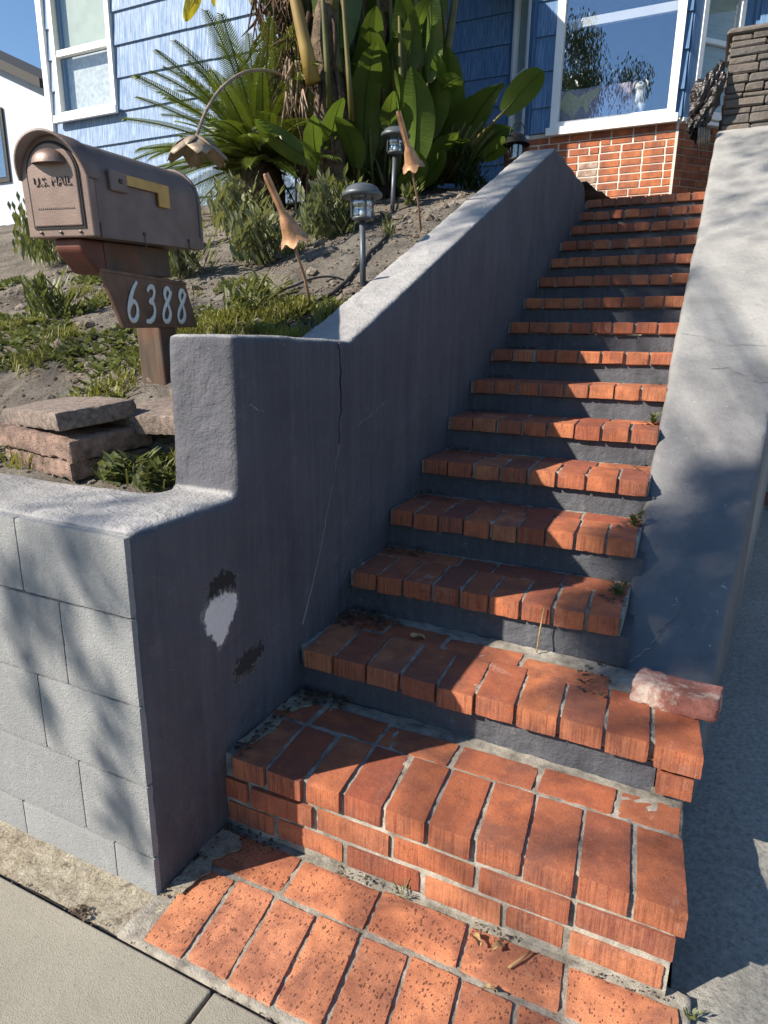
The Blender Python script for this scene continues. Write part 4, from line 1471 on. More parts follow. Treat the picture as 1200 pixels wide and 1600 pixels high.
# ------------------------------------------------------------------ garden lamps
def solar_lamp(name, x, y, h, label, s=1.0, tilt=0.0):
    z0_ = gz(x, y) - 0.02
    t_ = thing(name, (x, y, z0_), label, 'garden light', rot=(0, tilt, 0))
    MB().tube([(0, 0, -0.05), (0, 0, h)], 0.0135 * s, 10).build('stake', M['lampgrey'], t_, True, local=True)
    b = MB().lathe([(0.0005, h), (0.030 * s, h), (0.046 * s, h + 0.008), (0.046 * s, h + 0.014), (0.0005, h + 0.014)], (0, 0, 0), 20)
    b.build('base_cup', M['lampgrey'], t_, True, local=True)
    b = MB()
    prof_ = []
    for i in range(9):
        q = i / 8
        prof_.append((0.040 * s + 0.006 * s * math.sin(q * PI * 4) * (0.4) + 0.004 * s * q, h + 0.014 + 0.088 * s * q))
    b.lathe(prof_, (0, 0, 0), 28)
    for i, p in enumerate(b.v):
        a = math.atan2(p[1], p[0])
        k = 1 + 0.05 * math.cos(a * 12)
        b.v[i] = (p[0] * k, p[1] * k, p[2])
    b.build('glass', M['lampglass'], t_, True, local=True)
    for k in range(4):
        a = PI / 4 + k * PI / 2
        MB().box(-0.004, 0.004, -0.002, 0.002, 0, 0.09 * s).build('upright', M['lampgrey'], t_, local=True)
        o = t_.children[-1]
        o.location = (0.049 * s * math.cos(a), 0.049 * s * math.sin(a), h + 0.012)
        o.rotation_euler = (0, 0, a + PI / 2)
    MB().lathe([(0.0005, 0), (0.012, 0.004), (0.014, 0.02), (0.006, 0.035), (0.0005, 0.036)], (0, 0, h + 0.016), 12).build('bulb', M['white'], t_, True, local=True)
    zc = h + 0.102 * s
    cap_ = MB().lathe([(0.0005, zc - 0.004), (0.048 * s, zc - 0.006), (0.082 * s, zc - 0.008), (0.088 * s, zc), (0.086 * s, zc + 0.010), (0.072 * s, zc + 0.020), (0.068 * s, zc + 0.030), (0.050 * s, zc + 0.040), (0.0005, zc + 0.043)], (0, 0, 0), 32).build('cap', M['lampgrey'], t_, True, local=True)
    o = MB().box(-0.030 * s, 0.030 * s, -0.030 * s, 0.030 * s, zc + 0.0425, zc + 0.0455).build('solar_panel', M['solar'], cap_, local=True)
    return t_
solar_lamp('solar_lamp', -1.375, 2.66, 0.275, 'grey solar lamp with ribbed glass standing nearest the grey wall', 0.98, R(-1))
solar_lamp('solar_lamp', -1.80, 3.86, 0.33, 'smaller-looking grey solar lamp standing in front of the banana plant trunks', 0.98, R(2))
# black lantern near the top of the wall
lt = thing('black_lantern', (-1.25, 4.56, gz(-1.25, 4.56)), 'small black lantern with a loop handle at the top of the left wall', 'garden light')
hz_ = 2.37 - gz(-1.25, 4.56)
MB().tube([(0, 0, -0.05), (0, 0, hz_)], 0.011, 8).build('stake', M['lampblack'], lt, True, local=True)
MB().lathe([(0.0005, 0), (0.03, 0), (0.045, 0.012), (0.045, 0.02), (0.0005, 0.021)], (0, 0, hz_), 16).build('base_cup', M['lampblack'], lt, True, local=True)
MB().lathe([(0.040, 0.02), (0.044, 0.11)], (0, 0, hz_), 16).build('glass', M['lampglass'], lt, True, local=True)
for k in range(6):
    a = k * PI / 3
    MB().tube([(0.046 * math.cos(a), 0.046 * math.sin(a), hz_ + .02), (0.05 * math.cos(a), 0.05 * math.sin(a), hz_ + .11)], 0.004, 5).build('bar', M['lampblack'], lt, True, local=True)
MB().lathe([(0.085, 0.10), (0.075, 0.115), (0.05, 0.15), (0.03, 0.165), (0.0005, 0.168)], (0, 0, hz_), 20).build('cap', M['lampblack'], lt, True, local=True)
MB().tube([(0.05 * math.cos(a), 0, hz_ + 0.145 + 0.09 * math.sin(a)) for a in np.linspace(0, PI, 12)], 0.004, 6).build('loop_handle', M['lampblack'], lt, True, local=True)

def tulip(base, mouth, top, label, s=1.0, spread=None):
    """copper bell on a bent stake: stake rises from the soil to the bell's top, the bell hangs along it"""
    t_ = thing('copper_path_light', base, label, 'garden light')
    B, Mo, T = Vector(base), Vector(mouth), Vector(top)
    ax = (T - Mo).normalized()
    side = ax.cross(Vector((0, 0, 1)))
    side = side.normalized() if side.length > 1e-3 else Vector((1, 0, 0))
    pts = [B - Vector((0, 0, .05)), B.lerp(Mo, 0.5), Mo + side * 0.012, T - ax * 0.02 + side * 0.012, T]
    b = MB().tube(pts[:4] + [T + side * 0.006], [0.006, 0.006, 0.006, 0.006, 0.006], 8)
    b.build('stake', M['copper_stem'], t_, True)
    q = ax.to_track_quat('Z', 'Y').to_matrix()
    Lb = (T - Mo).length
    prof_ = [(0.056, -0.004), (0.048, 0.005), (0.038, 0.020), (0.031, 0.045), (0.026, 0.068), (0.017, 0.086), (0.0115, 0.10), (0.0105, Lb * 0.85), (0.0095, Lb)]
    prof_ = [(r_ * s, z_ if z_ > 0.11 else z_) for r_, z_ in prof_]
    b = MB().lathe(prof_, (0, 0, 0), 30)
    for i, p in enumerate(b.v):
        a = math.atan2(p[1], p[0])
        k = 1 + 0.10 * math.cos(6 * a) * max(0, 1 - p[2] / 0.07)
        v_ = Vector((p[0] * k, p[1] * k, p[2] - 0.008 * math.cos(6 * a) * max(0, 1 - p[2] / 0.03)))
        b.v[i] = tuple(q @ v_ + Mo)
    b.build('bell', M['copper'], t_, True)
    b = MB().lathe([(0.018 * s, 0.02), (0.014 * s, 0.07)], (0, 0, 0), 16)
    b.v = [tuple(q @ Vector(p) + Mo) for p in b.v]
    b.build('socket', M['lampblack'], t_, True)
    return t_
tulip((-1.40, 2.296, 1.335), (-1.40, 2.16, 1.60), (-1.425, 2.03, 1.79), 'copper bell path light on a slanted stake above the wall post')
tulip((-1.40, 3.378, 1.80), (-1.40, 3.235, 2.075), (-1.41, 3.08, 2.27), 'copper bell path light beside the farther solar lamp')
# tall arched flower light behind the mailbox
ar = thing('flower_light', (-2.2, 2.60, 2.0), 'aged metal flower lamp hanging from a tall arched stem behind the mailbox', 'garden light')
def cam_pt(px, py, y):
    """a point of the place at depth y that the lens sees at this spot"""
    f_ = 1015.0
    d = cf + cr * ((px - 600) / f_) - cu * ((py - 800) / f_)
    return Vector((0, 0, 1.25)) + d * (y / d.y)
FB = cam_pt(462, 290, 4.10)
C_ = [(FB.x, FB.y, gz(FB.x, FB.y) - .05), cam_pt(460, 200, 4.08), cam_pt(448, 130, 3.95), cam_pt(425, 112, 3.65), cam_pt(385, 112, 3.25), cam_pt(348, 136, 2.95), cam_pt(323, 172, 2.75), cam_pt(310, 205, 2.63), (-2.2, 2.60, 2.13)]
P = [Vector(p) for p in C_]
sm = []
for i in range(len(P) - 1):
    p0, p1, p2, p3 = P[max(i - 1, 0)], P[i], P[i + 1], P[min(i + 2, len(P) - 1)]
    for k in range(6):
        t_ = k / 6
        sm.append(0.5 * ((2 * p1) + (-p0 + p2) * t_ + (2 * p0 - 5 * p1 + 4 * p2 - p3) * t_ ** 2 + (-p0 + 3 * p1 - 3 * p2 + p3) * t_ ** 3))
sm.append(P[-1])
MB().tube(sm, 0.008, 8).build('stem', M['aged'], ar, True)
for k in range(6):
    a = k * PI / 3 + 0.3
    d = Vector((math.cos(a), math.sin(a), 0))
    s_ = Vector((-d.y, d.x, 0))
    b = MB()
    for i in range(6):
        q = i / 5
        r_ = 0.015 + 0.125 * q
        z_ = -0.095 * q ** 1.3
        wd = 0.018 + 0.05 * math.sin(PI * min(1, q * 0.8 + 0.1)) * (1 - q ** 4)
        for j in (-1, 0, 1):
            b.v.append(tuple(Vector((-2.2, 2.60, 2.13)) + d * r_ + s_ * wd * j + Vector((0, 0, z_ - 0.012 * abs(j)))))
    for i in range(5):
        for j in range(2):
            b.f.append((i * 3 + j, i * 3 + j + 1, (i + 1) * 3 + j + 1, (i + 1) * 3 + j))
            b.mi.append(0)
    o = b.build('petal', M['aged'], ar, True)
    sd = o.modifiers.new('t', 'SOLIDIFY')
    sd.thickness = 0.003
MB().lathe([(0.0005, 0), (0.012, -0.01), (0.016, -0.05), (0.010, -0.09), (0.0005, -0.1)], (-2.2, 2.60, 2.12), 12).build('socket', M['aged'], ar, True)
# cables on the soil
def on_soil(pts, off=0.012):
    return [(x, y, gz(x, y) + off) for x, y in pts]
def spline(pts, n_=8):
    return [(p.x, p.y) for p in catmull(pts, n_)]
o = MB().tube(on_soil(spline([(-1.42, 2.33), (-1.44, 2.55), (-1.47, 2.8), (-1.50, 3.0), (-1.55, 3.3), (-1.7, 3.6), (-1.85, 3.8)])), 0.008, 6).build('cable', M['cable'], None, True)
tag(o, 'black cable lying along the soil behind the near solar lamp', 'cable')
pts = on_soil(spline([(-1.60, 2.25), (-1.63, 2.4), (-1.58, 2.58), (-1.47, 2.66)]))
pts = [(x, y, z_ + 0.05 * math.sin(PI * i / (len(pts) - 1))) for i, (x, y, z_) in enumerate(pts)]
o = MB().tube(pts, 0.005, 6).build('cable', M['cable'], None, True)
tag(o, 'thin black cable looping up from the soil left of the near solar lamp', 'cable')

# ------------------------------------------------------------------ plants
def leaf_blade(L_, W_, curl, fold, wave, seed, n_=14, m_=6, split=0.0):
    """paddle leaf along +X, midrib down the middle, drooping by curl"""
    rr = random.Random(seed)
    b = MB()
    for i in range(n_ + 1):
        t_ = i / n_
        wd = W_ / 2 * (math.sin(PI * min(1, t_ * 0.93 + 0.05)) ** 0.55) * (1 - 0.25 * t_)
        if t_ > 0.97:
            wd *= 0.3
        a = curl * t_
        cx = L_ * (math.sin(a) / curl if abs(curl) > 1e-3 else t_)
        cz = -L_ * ((1 - math.cos(a)) / curl if abs(curl) > 1e-3 else 0)
        for j in range(m_ + 1):
            s = j / m_ * 2 - 1
            y = s * wd
            z = cz + abs(s) * fold * wd + wave * 0.02 * math.sin(t_ * 9 + s * 2 + seed) * abs(s)
            if split and abs(s) > 0.3:
                z -= split * 0.05 * max(0, math.sin(t_ * 31 + seed * 2)) * abs(s)
            b.v.append((cx, y, z))
    for i in range(n_):
        for j in range(m_):
            b.f.append((i * (m_ + 1) + j, (i + 1) * (m_ + 1) + j, (i + 1) * (m_ + 1) + j + 1, i * (m_ + 1) + j + 1))
            b.mi.append(0)
    return b
_leaf = {}
def leaf_mesh(kind, mat):
    key = (kind, mat.name)
    if key not in _leaf:
        rr = random.Random(kind)
        b = leaf_blade(1.0, rr.uniform(0.36, 0.46), rr.uniform(0.3, 1.0), rr.uniform(0.15, 0.5), rr.uniform(0.5, 1.6), kind, split=0.6 * (kind % 2))
        o = len(b.v)
        rib = [b.v[i * 7 + 3] for i in range(15)]
        b.tube([(p[0], p[1], p[2] - 0.004) for p in rib], [0.014 * (1 - 0.9 * i / 14) for i in range(15)], 5)
        _leaf[key] = b.mesh('leaf', mat, True)
    return _leaf[key]
SP = thing('banana_plant', (-2.25, 4.6, gz(-2.25, 4.6)), 'giant bird-of-paradise clump with thick stems and paddle leaves before the blue house', 'plant')
def place_leaf(base, tip, scale, kind, mat=None, roll=0.0, pet=True, petmat=None, bend=0.15, prad=0.018, face=False):
    """petiole from base to leaf foot, blade from there towards tip"""
    mat = mat or M['strelitzia']
    base, tip = Vector(base), Vector(tip)
    foot = base.lerp(tip, 1 - min(0.95, scale / max(0.01, (tip - base).length)))
    d = (tip - foot)
    L_ = d.length
    d.normalize()
    if pet:
        mid = base.lerp(foot, 0.5) + Vector((0, 0, bend * 0.3)) + Vector((random.uniform(-.02, .02), random.uniform(-.02, .02), 0))
        b = MB().tube([base, base.lerp(mid, .5), mid, mid.lerp(foot, .5), foot + d * 0.02], [prad * 1.5, prad * 1.2, prad, prad * .85, prad * .7], 7)
        b.build('petiole', petmat or M['petiole'], SP, True)
    o = link('leaf', leaf_mesh(kind, mat), SP, foot - wloc(SP))
    up = Vector((0, 0, 1))
    y_ = up.cross(d)
    if y_.length < 0.05:
        y_ = Vector((0, 1, 0)).cross(d)
    if face:
        y_ = (foot - Vector((0, 0, 1.25))).cross(d)
    y_.normalize()
    z_ = d.cross(y_)
    rot = Matrix((d, y_, z_)).transposed() @ Matrix.Rotation(roll, 3, 'X')
    o.rotation_euler = rot.to_euler()
    o.scale = (L_, L_, L_)
    return o
# trunks and the tall yellowing leaf stems
trunks = [((-2.28, 3.95, 0), (-2.32, 3.98, 3.4), 0.115), ((-2.32, 4.55, 0), (-2.25, 4.5, 3.6), 0.12), ((-2.15, 4.9, 0), (-2.0, 4.85, 3.5), 0.14), ((-2.5, 4.2, 0), (-2.75, 4.15, 3.7), 0.10)]
for a, c, r_ in trunks:
    a = Vector((a[0], a[1], gz(a[0], a[1]) - 0.08))
    c = Vector(c)
    b = MB()
    pts, rd = [], []
    for i in range(11):
        t_ = i / 10
        pts.append(a.lerp(c, t_) + Vector((0.02 * math.sin(i * 1.7), 0.02 * math.cos(i * 2.1), 0)))
        rd.append(r_ * (1.05 - 0.25 * t_) * (1 + 0.08 * math.sin(i * 2.3)))
    b.tube(pts, rd, 12)
    b.build('trunk', M['trunk'], SP, True)
    # dead sheaths wrapped round it
    b = MB()
    for k in range(26):
        t_ = random.uniform(0.1, 0.95)
        az = random.uniform(0, 2 * PI)
        p = a.lerp(c, t_)
        d = Vector((math.cos(az), math.sin(az), 0))
        b.tube([p + d * r_ * 0.95, p + d * (r_ + 0.03) + Vector((0, 0, -0.12)), p + d * (r_ + random.uniform(0.0, 0.07)) + Vector((0, 0, -random.uniform(.2, .42)))], [0.028, 0.022, 0.004], 5, 0.35)
    b.build('dead_sheath', M['dead'], SP, True)
for k in range(34):
    a, c, r_ = trunks[k % 4]
    az = random.uniform(0, 2 * PI)
    t_ = random.uniform(0.25, 0.8)
    p = Vector((a[0], a[1], gz(a[0], a[1]))).lerp(Vector(c), t_) + Vector((math.cos(az), math.sin(az), 0)) * r_ * 0.8
    out_ = Vector((-abs(math.cos(az)) * random.uniform(.1, .7) + 0.12, -abs(math.sin(az)) * random.uniform(.1, .5) + 0.15, random.uniform(0.75, 1.35)))
    tip = p + out_ * 1.45
    place_leaf(p, tip, random.uniform(0.75, 1.1), k % 6, roll=random.uniform(-.9, .9), prad=random.uniform(0.018, 0.03), petmat=M['yellow_petiole'] if k % 9 == 0 else M['petiole'])
# individual leaves seen in the photograph: foot/tip in space
def cam_pt(px, py, y):
    """a point of the place at depth y that the lens sees at this spot"""
    f_ = 1015.0
    d = cf + cr * ((px - 600) / f_) - cu * ((py - 800) / f_)
    t_ = y / d.y
    return Vector((0, 0, 1.25)) + d * t_
near = [((520, 290), (500, 130), 3.75, 0.55, 0, 1.2), ((545, 285), (395, 195), 3.7, 0.42, 1, 0.3), ((560, 290), (545, 150), 3.8, 0.40, 2, -1.0), ((505, 290), (470, 165), 3.65, 0.5, 3, 0.8),
        ((690, 290), (720, 70), 4.5, 0.75, 4, -1.2), ((700, 280), (770, 90), 4.6, 0.62, 5, 1.0), ((640, 200), (735, 75), 4.3, 0.5, 1, 0.6), ((700, 280), (865, 82), 4.4, 0.42, 2, 0.2),
        ((600, 290), (500, 60), 4.1, 0.7, 3, 1.4), ((610, 240), (640, 95), 4.0, 0.3, 0, -1.3), ((620, 280), (600, 130), 4.0, 0.3, 5, 0.9), ((720, 280), (815, 200), 4.6, 0.35, 1, 0.0),
        ((730, 270), (800, 150), 4.7, 0.5, 2, 0.9), ((640, 220), (560, 60), 4.2, 0.6, 4, 0.4)]
for (ax, ay), (bx, by), y_, sc_, kd, ro_ in near:
    base = cam_pt(ax, ay, y_ + 0.25)
    tip = cam_pt(bx, by, y_)
    place_leaf(base, tip, sc_, kd, roll=ro_ * 0.5, prad=0.012, face=True)
# the dense inner mass of the clump
rs = random.Random(12)
for k in range(64):
    y_ = rs.uniform(4.0, 5.2)
    bx = rs.uniform(470, 720)
    by = rs.uniform(-30, 250) if bx < 690 else rs.uniform(70, 250)
    ax = 0.55 * bx + 0.45 * 590
    place_leaf(cam_pt(ax, max(by + 60, 292), y_ + 0.15), cam_pt(bx, by, y_), rs.uniform(.38, .75), k % 6, roll=rs.uniform(-.9, .9), prad=0.011, face=True, pet=(k % 2 == 0))
# yellowing stems in front of the trunks
for (ax, ay, bx, by, y_, r_) in [(490, 130, 448, -60, 3.7, .042), (515, 170, 500, -80, 3.75, .018), (550, 190, 530, -90, 3.8, .016), (600, 170, 585, -90, 4.2, .018), (616, 150, 606, -80, 4.2, .016), (628, 190, 622, -80, 4.1, .014), (655, 130, 645, -90, 4.3, .020), (668, 160, 690, -80, 4.4, .026), (690, 140, 720, -60, 4.5, .030), (580, 200, 560, -60, 4.3, .02), (535, 140, 470, -70, 3.9, .018)]:
    A, B_ = cam_pt(ax, ay, y_ + .1), cam_pt(bx, by, y_)
    MB().tube([A, A.lerp(B_, .3), A.lerp(B_, .7), B_], [r_ * 1.2, r_, r_ * .8, r_ * .6], 8).build('petiole', M['yellow_petiole'] if r_ > .035 else M['petiole'], SP, True)
# slender stems at the clump's right foot
for k in range(9):
    A = cam_pt(680 + k * 4, 285, 4.75)
    B_ = cam_pt(700 + k * 9, 190 + 6 * (k % 3), 4.6)
    MB().tube([A, A.lerp(B_, .5) + Vector((0, 0, .02)), B_], [0.018, 0.015, 0.008], 6).build('petiole', M['petiole'], SP, True)
# dry hanging mass at the left of the stems
b = MB()
for k in range(260):
    p = cam_pt(random.uniform(395, 470), random.uniform(-40, 150), random.uniform(3.9, 4.1))
    d = Vector((random.uniform(-.12, .12), random.uniform(-.1, .1), -random.uniform(.08, .28)))
    b.tube([p, p + d * .5 + Vector((random.uniform(-.03, .03), 0, 0)), p + d], [0.008, 0.009, 0.002], 4, 0.4)
b.build('dead_sheath', M['dead'], SP, True)
b = MB()
for k in range(40):
    p = cam_pt(random.uniform(440, 475), random.uniform(90, 160), random.uniform(3.8, 3.95))
    d = Vector((random.uniform(-.08, .12), random.uniform(-.1, .1), -random.uniform(.1, .3)))
    b.tube([p, p + d * .5, p + d], [0.012, 0.012, 0.003], 5, 0.4)
b.build('dead_sheath', M['bagedge'], SP, True)
# yellow leaf drooping at the top
place_leaf(cam_pt(330, -60, 3.95), cam_pt(285, 38, 3.9), 0.26, 3, mat=M['yellow_leaf'], roll=0.9, pet=True, petmat=M['yellow_petiole'], prad=0.012)
place_leaf(cam_pt(345, -60, 3.95), cam_pt(325, 10, 3.9), 0.25, 4, mat=M['yellow_leaf'], roll=0.5, pet=False)
# high leaves arching towards the street; they shade the upper steps
def shade_leaf(target, t_, sc_, kd, roll=0.0):
    c = Vector(target) + Vector((-1.0, -1.08, 1.02)) * t_
    hub = Vector((-2.3, 4.2, 3.5))
    d = (c - hub)
    d.z = 0
    d.normalize()
    d = (d + Vector((0, 0, -0.15))).normalized()
    place_leaf(hub, c + d * sc_ * 0.5, sc_, kd, roll=roll, prad=0.02, bend=1.2)
SHADE = []
for i, tg in enumerate(SHADE):
    shade_leaf(tg, 1.3 + 0.1 * i, 0.75, i % 6, random.uniform(-.4, .4))

# sago palm
CY = thing('sago_palm', (-2.95, 4.15, gz(-2.95, 4.15)), 'sago palm with stiff feathery fronds against the blue siding', 'palm')
zc_ = 2.40 - gz(-2.95, 4.15)
MB().tube([(0, 0, -.1), (0, 0, zc_ * .5), (0, 0, zc_)], [0.17, 0.16, 0.13], 12).build('trunk', M['trunk'], CY, True, local=True)
def frond(seed):
    rr = random.Random(seed)
    b = MB()
    L_ = 1.0
    curl = rr.uniform(0.35, 0.9)
    n_ = 64
    pts = []
    for i in range(n_ + 1):
        t_ = i / n_
        a = curl * t_
        pts.append(Vector((L_ * math.sin(a) / curl, 0, -L_ * (1 - math.cos(a)) / curl)))
    b.tube(pts[::6] + [pts[-1]], [0.010 * (1 - .8 * i / 14) for i in range(len(pts[::6]) + 1)], 5)
    for i in range(8, n_):
        t_ = i / n_
        d = (pts[i + 1] - pts[i - 1]).normalized()
        l = 0.155 * (math.sin(PI * (0.12 + 0.86 * t_)) ** 0.6) * rr.uniform(.9, 1.05)
        for s in (-1, 1):
            dirv = (d * (0.35 + 0.45 * t_) + Vector((0, s, 0)) * 0.85 + Vector((0, 0, 0.30 * (1 - t_)))).normalized()
            tip = pts[i] + dirv * l + Vector((0, 0, -0.02))
            wv = d * 0.0058
            o = len(b.v)
            midp = pts[i] + dirv * l * 0.5 + Vector((0, 0, 0.006))
            b.v += [tuple(pts[i] - wv * .8), tuple(pts[i] + wv * .8), tuple(midp + wv), tuple(tip), tuple(midp - wv)]
            b.f.append((o, o + 1, o + 2, o + 3, o + 4))
            b.mi.append(0)
    return b.mesh('frond', M['cycad'])
fronds = [frond(s) for s in range(5)]
for k in range(100):
    az = k * 2.399963 + random.uniform(-.15, .15)
    el = R(82 - 88 * (k / 100) ** 0.8 + random.uniform(-5, 5))
    o = link('frond', fronds[k % 5], CY, (0.05 * math.cos(az), 0.05 * math.sin(az), zc_ + 0.02))
    sc_ = random.uniform(0.70, 0.90)
    o.scale = (sc_, sc_, sc_)
    o.rotation_euler = Euler((random.uniform(-.2, .2), -el, az), 'XYZ')

# leafy weeds
def weed_mesh(seed, n_leaf, lo, hi, spread, wid, mat, upright=0.6):
    rr = random.Random(seed)
    b = MB()
    for k in range(n_leaf):
        az = rr.uniform(0, 2 * PI)
        r0 = rr.uniform(0, spread * 0.6)
        p = Vector((r0 * math.cos(az * 1.7), r0 * math.sin(az * 1.7), 0))
        h = rr.uniform(lo, hi)
        d = Vector((math.cos(az), math.sin(az), 0)) * rr.uniform(0.2, 1 - upright + 0.2) + Vector((0, 0, upright))
        d.normalize()
        zb = rr.random() ** 0.8 * 0.92 * h
        s_ = d.cross(Vector((0, 0, 1)))
        s_ = s_.normalized() if s_.length > 1e-3 else Vector((1, 0, 0))
        l = min(h, 0.12) * rr.uniform(0.45, 0.95)
        st_ = p + Vector((0, 0, zb)) + Vector((math.cos(az), math.sin(az), 0)) * zb * 0.25
        q = [st_, st_ + d * l * 0.5 + s_ * wid * 0.5, st_ + d * l + Vector((0, 0, -0.12 * l)), st_ + d * l * 0.5 - s_ * wid * 0.5]
        o = len(b.v)
        b.v += [tuple(v_) for v_ in q]
        b.f.append((o, o + 1, o + 2, o + 3))
        b.mi.append(0)
    return b
def weed(x, y, label, seed, n_leaf=120, lo=0.06, hi=0.18, spread=0.14, wid=0.02, mat='weed', up=0.6, name='weed_plant', z=None):
    zz = gz(x, y) - 0.01 if z is None else z
    o = link(name, weed_mesh(seed, n_leaf, lo, hi, spread, wid, mat, up).mesh(name, M[mat]), None, (x, y, zz))
    return tag(o, label, 'plant')
weed(-2.15, 3.0, 'tall grey-green leafy weed behind the mailbox, below the arched lamp', 1, 480, .12, .31, .28, .028, 'greyweed', .7)
weed(-1.95, 3.35, 'grey-green leafy weed clump right of the arched lamp', 2, 520, .12, .34, .26, .028, 'greyweed', .7)
weed(-1.98, 3.55, 'round bushy weed at the left foot of the banana plant', 3, 460, .10, .30, .24, .028, 'weed', .55)
weed(-2.45, 2.72, 'grey-green weed half hidden by the back of the mailbox', 4, 380, .10, .28, .26, .026, 'greyweed', .7)
weed(-1.72, 2.42, 'low leafy weed on the soil right of the mailbox', 5, 160, .05, .13, .17, .022, 'greyweed', .35)
weed(-1.62, 2.16, 'low green weed beside the number plaque', 6, 150, .05, .13, .15, .018, 'weed', .45)
weed(-1.36, 1.26, 'small round-leaved weed in the corner between low wall and post', 7, 260, .03, .08, .13, .022, 'weed', .3)
weed(-1.24, 1.24, 'dark clover-like weed against the foot of the wall post', 8, 200, .03, .07, .09, .02, 'weed', .3)
weed(-1.52, 3.22, 'small grassy weed on the bare soil between the two solar lamps', 9, 60, .04, .11, .06, .009, 'weed', .7)
weed(-1.72, 3.95, 'little leafy weed at the foot of the farther solar lamp', 10, 80, .05, .14, .08, .026, 'weed', .6)
weed(-1.55, 4.6, 'dark leafy shrub at the right foot of the banana plant', 11, 300, .08, .3, .2, .022, 'dkgreen', .6)
weed(-3.3, 3.3, 'green weed seen left of the mailbox post, high on the slope', 12, 400, .1, .36, .3, .02, 'weed', .7)
weed(-3.75, 3.0, 'tall grassy weed at the left edge beside the mailbox', 13, 420, .12, .42, .28, .018, 'weed', .8)
weed(-2.65, 2.1, 'leafy weed low on the slope left of the mailbox', 14, 260, .06, .2, .18, .02, 'weed', .6)
weed(-3.2, 4.6, 'pale weed below the blue siding left of the sago palm', 15, 300, .1, .32, .3, .022, 'greyweed', .6)
weed(-2.62, 3.45, 'bushy grey-green weed hiding the foot of the sago palm', 21, 480, .14, .36, .30, .030, 'greyweed', .65)
weed(-2.95, 3.2, 'leafy weed below the left fronds of the sago palm', 22, 300, .10, .26, .26, .026, 'weed', .6)
weed(-4.3, 3.4, 'broad green weed at the far left edge behind the mailbox', 23, 420, .14, .40, .32, .026, 'weed', .7)
# tiny weeds on the steps
weed(-0.14, 2.30, 'small green weed growing at the right end of the fourth step', 16, 60, .02, .055, .014, .012, 'weed', .5, z=0.64)
weed(-0.145, 1.98, 'tiny weed at the right end of the third step', 17, 50, .015, .045, .014, .012, 'weed', .5, z=0.50)
weed(-0.475, 1.125, 'small spiky grass tuft at the foot of the lowest step', 18, 26, .02, .055, .012, .004, 'weed', .55, name='grass_tuft', z=0.0)
weed(-0.15, 2.9, 'tiny green weed at the right end of the sixth step', 19, 70, .015, .045, .009, .014, 'weed', .5, z=0.925)
weed(0.135, 1.125, 'sprig of weed in the driveway gap beside the lowest step', 20, 24, .01, .035, .02, .006, 'weed', .5, z=-0.01)

# grass and ground cover over the slope: nobody could count it
b = MB()
vv, ff = [], []
def blade(x, y, h, az, lean, wd, z=None):
    z = gz(x, y) - 0.006 if z is None else z
    dx, dy = math.cos(az) * lean * h, math.sin(az) * lean * h
    sx, sy = -math.sin(az) * wd, math.cos(az) * wd
    o = len(vv)
    vv.extend([(x - sx, y - sy, z), (x + sx, y + sy, z), (x + dx * .5 + sx * .7, y + dy * .5 + sy * .7, z + h * .7), (x + dx * .5 - sx * .7, y + dy * .5 - sy * .7, z + h * .7), (x + dx, y + dy, z + h * (0.95 - 0.3 * lean))])
    ff.extend([(o, o + 1, o + 2, o + 3), (o + 3, o + 2, o + 4)])
cnt = 0
for k in range(60000):
    x = random.uniform(-4.2, -1.2)
    y = random.uniform(1.22, 4.6)
    dens = noise.noise(Vector((x * 2.2, y * 2.2, 7))) + 0.5 * noise.noise(Vector((x * 6, y * 6, 2)))
    near_wall = max(0, 1 - (y - 1.2) / 1.1)
    # bare raked soil between the lamps
    bare = 1.0 if (x > -2.0 and y > 2.35) else 0.0
    thr = 0.30 - 0.42 * near_wall + 0.75 * bare
    if dens < thr:
        continue
    blade(x, y, random.uniform(0.02, 0.07) * (1.25 if near_wall > .3 else 1), random.uniform(0, 2 * PI), random.uniform(.2, 1.1), random.uniform(.0015, .0035))
    cnt += 1
for k in range(5200):
    x = random.uniform(-1.75, -1.2)
    y = random.uniform(1.82, 2.32)
    if noise.noise(Vector((x * 5, y * 5, 4))) < -0.02:
        continue
    blade(x, y, random.uniform(0.03, 0.085), random.uniform(0, 2 * PI), random.uniform(.2, 1.0), random.uniform(.0018, .004))
b.v, b.f = vv, ff
b.mi = [0] * len(ff)
tag(b.build('grass', M['grass']), 'thin green grass sprouting over the garden slope', 'grass', kind='stuff')
# broad seedling leaves
b = MB()
for k in range(11000):
    x = random.uniform(-4.0, -1.22)
    y = random.uniform(1.25, 3.6)
    if noise.noise(Vector((x * 2.4, y * 2.4, 19))) < (0.02 if y < 2.2 else 0.25) or (x > -1.9 and y > 2.4):
        continue
    z_ = gz(x, y)
    for q in range(4):
        az = random.uniform(0, 2 * PI)
        l = random.uniform(.012, .035)
        c = Vector((x, y, z_ + 0.004))
        d = Vector((math.cos(az), math.sin(az), random.uniform(.2, 1.0))) * l
        s_ = Vector((-math.sin(az), math.cos(az), 0)) * l * 0.4
        o = len(b.v)
        b.v += [tuple(c), tuple(c + d * .5 + s_), tuple(c + d), tuple(c + d * .5 - s_)]
        b.f.append((o, o + 1, o + 2, o + 3))
        b.mi.append(0)
tag(b.build('ground_cover', M['weed']), 'low leafy seedlings covering the garden slope', 'ground cover', kind='stuff')
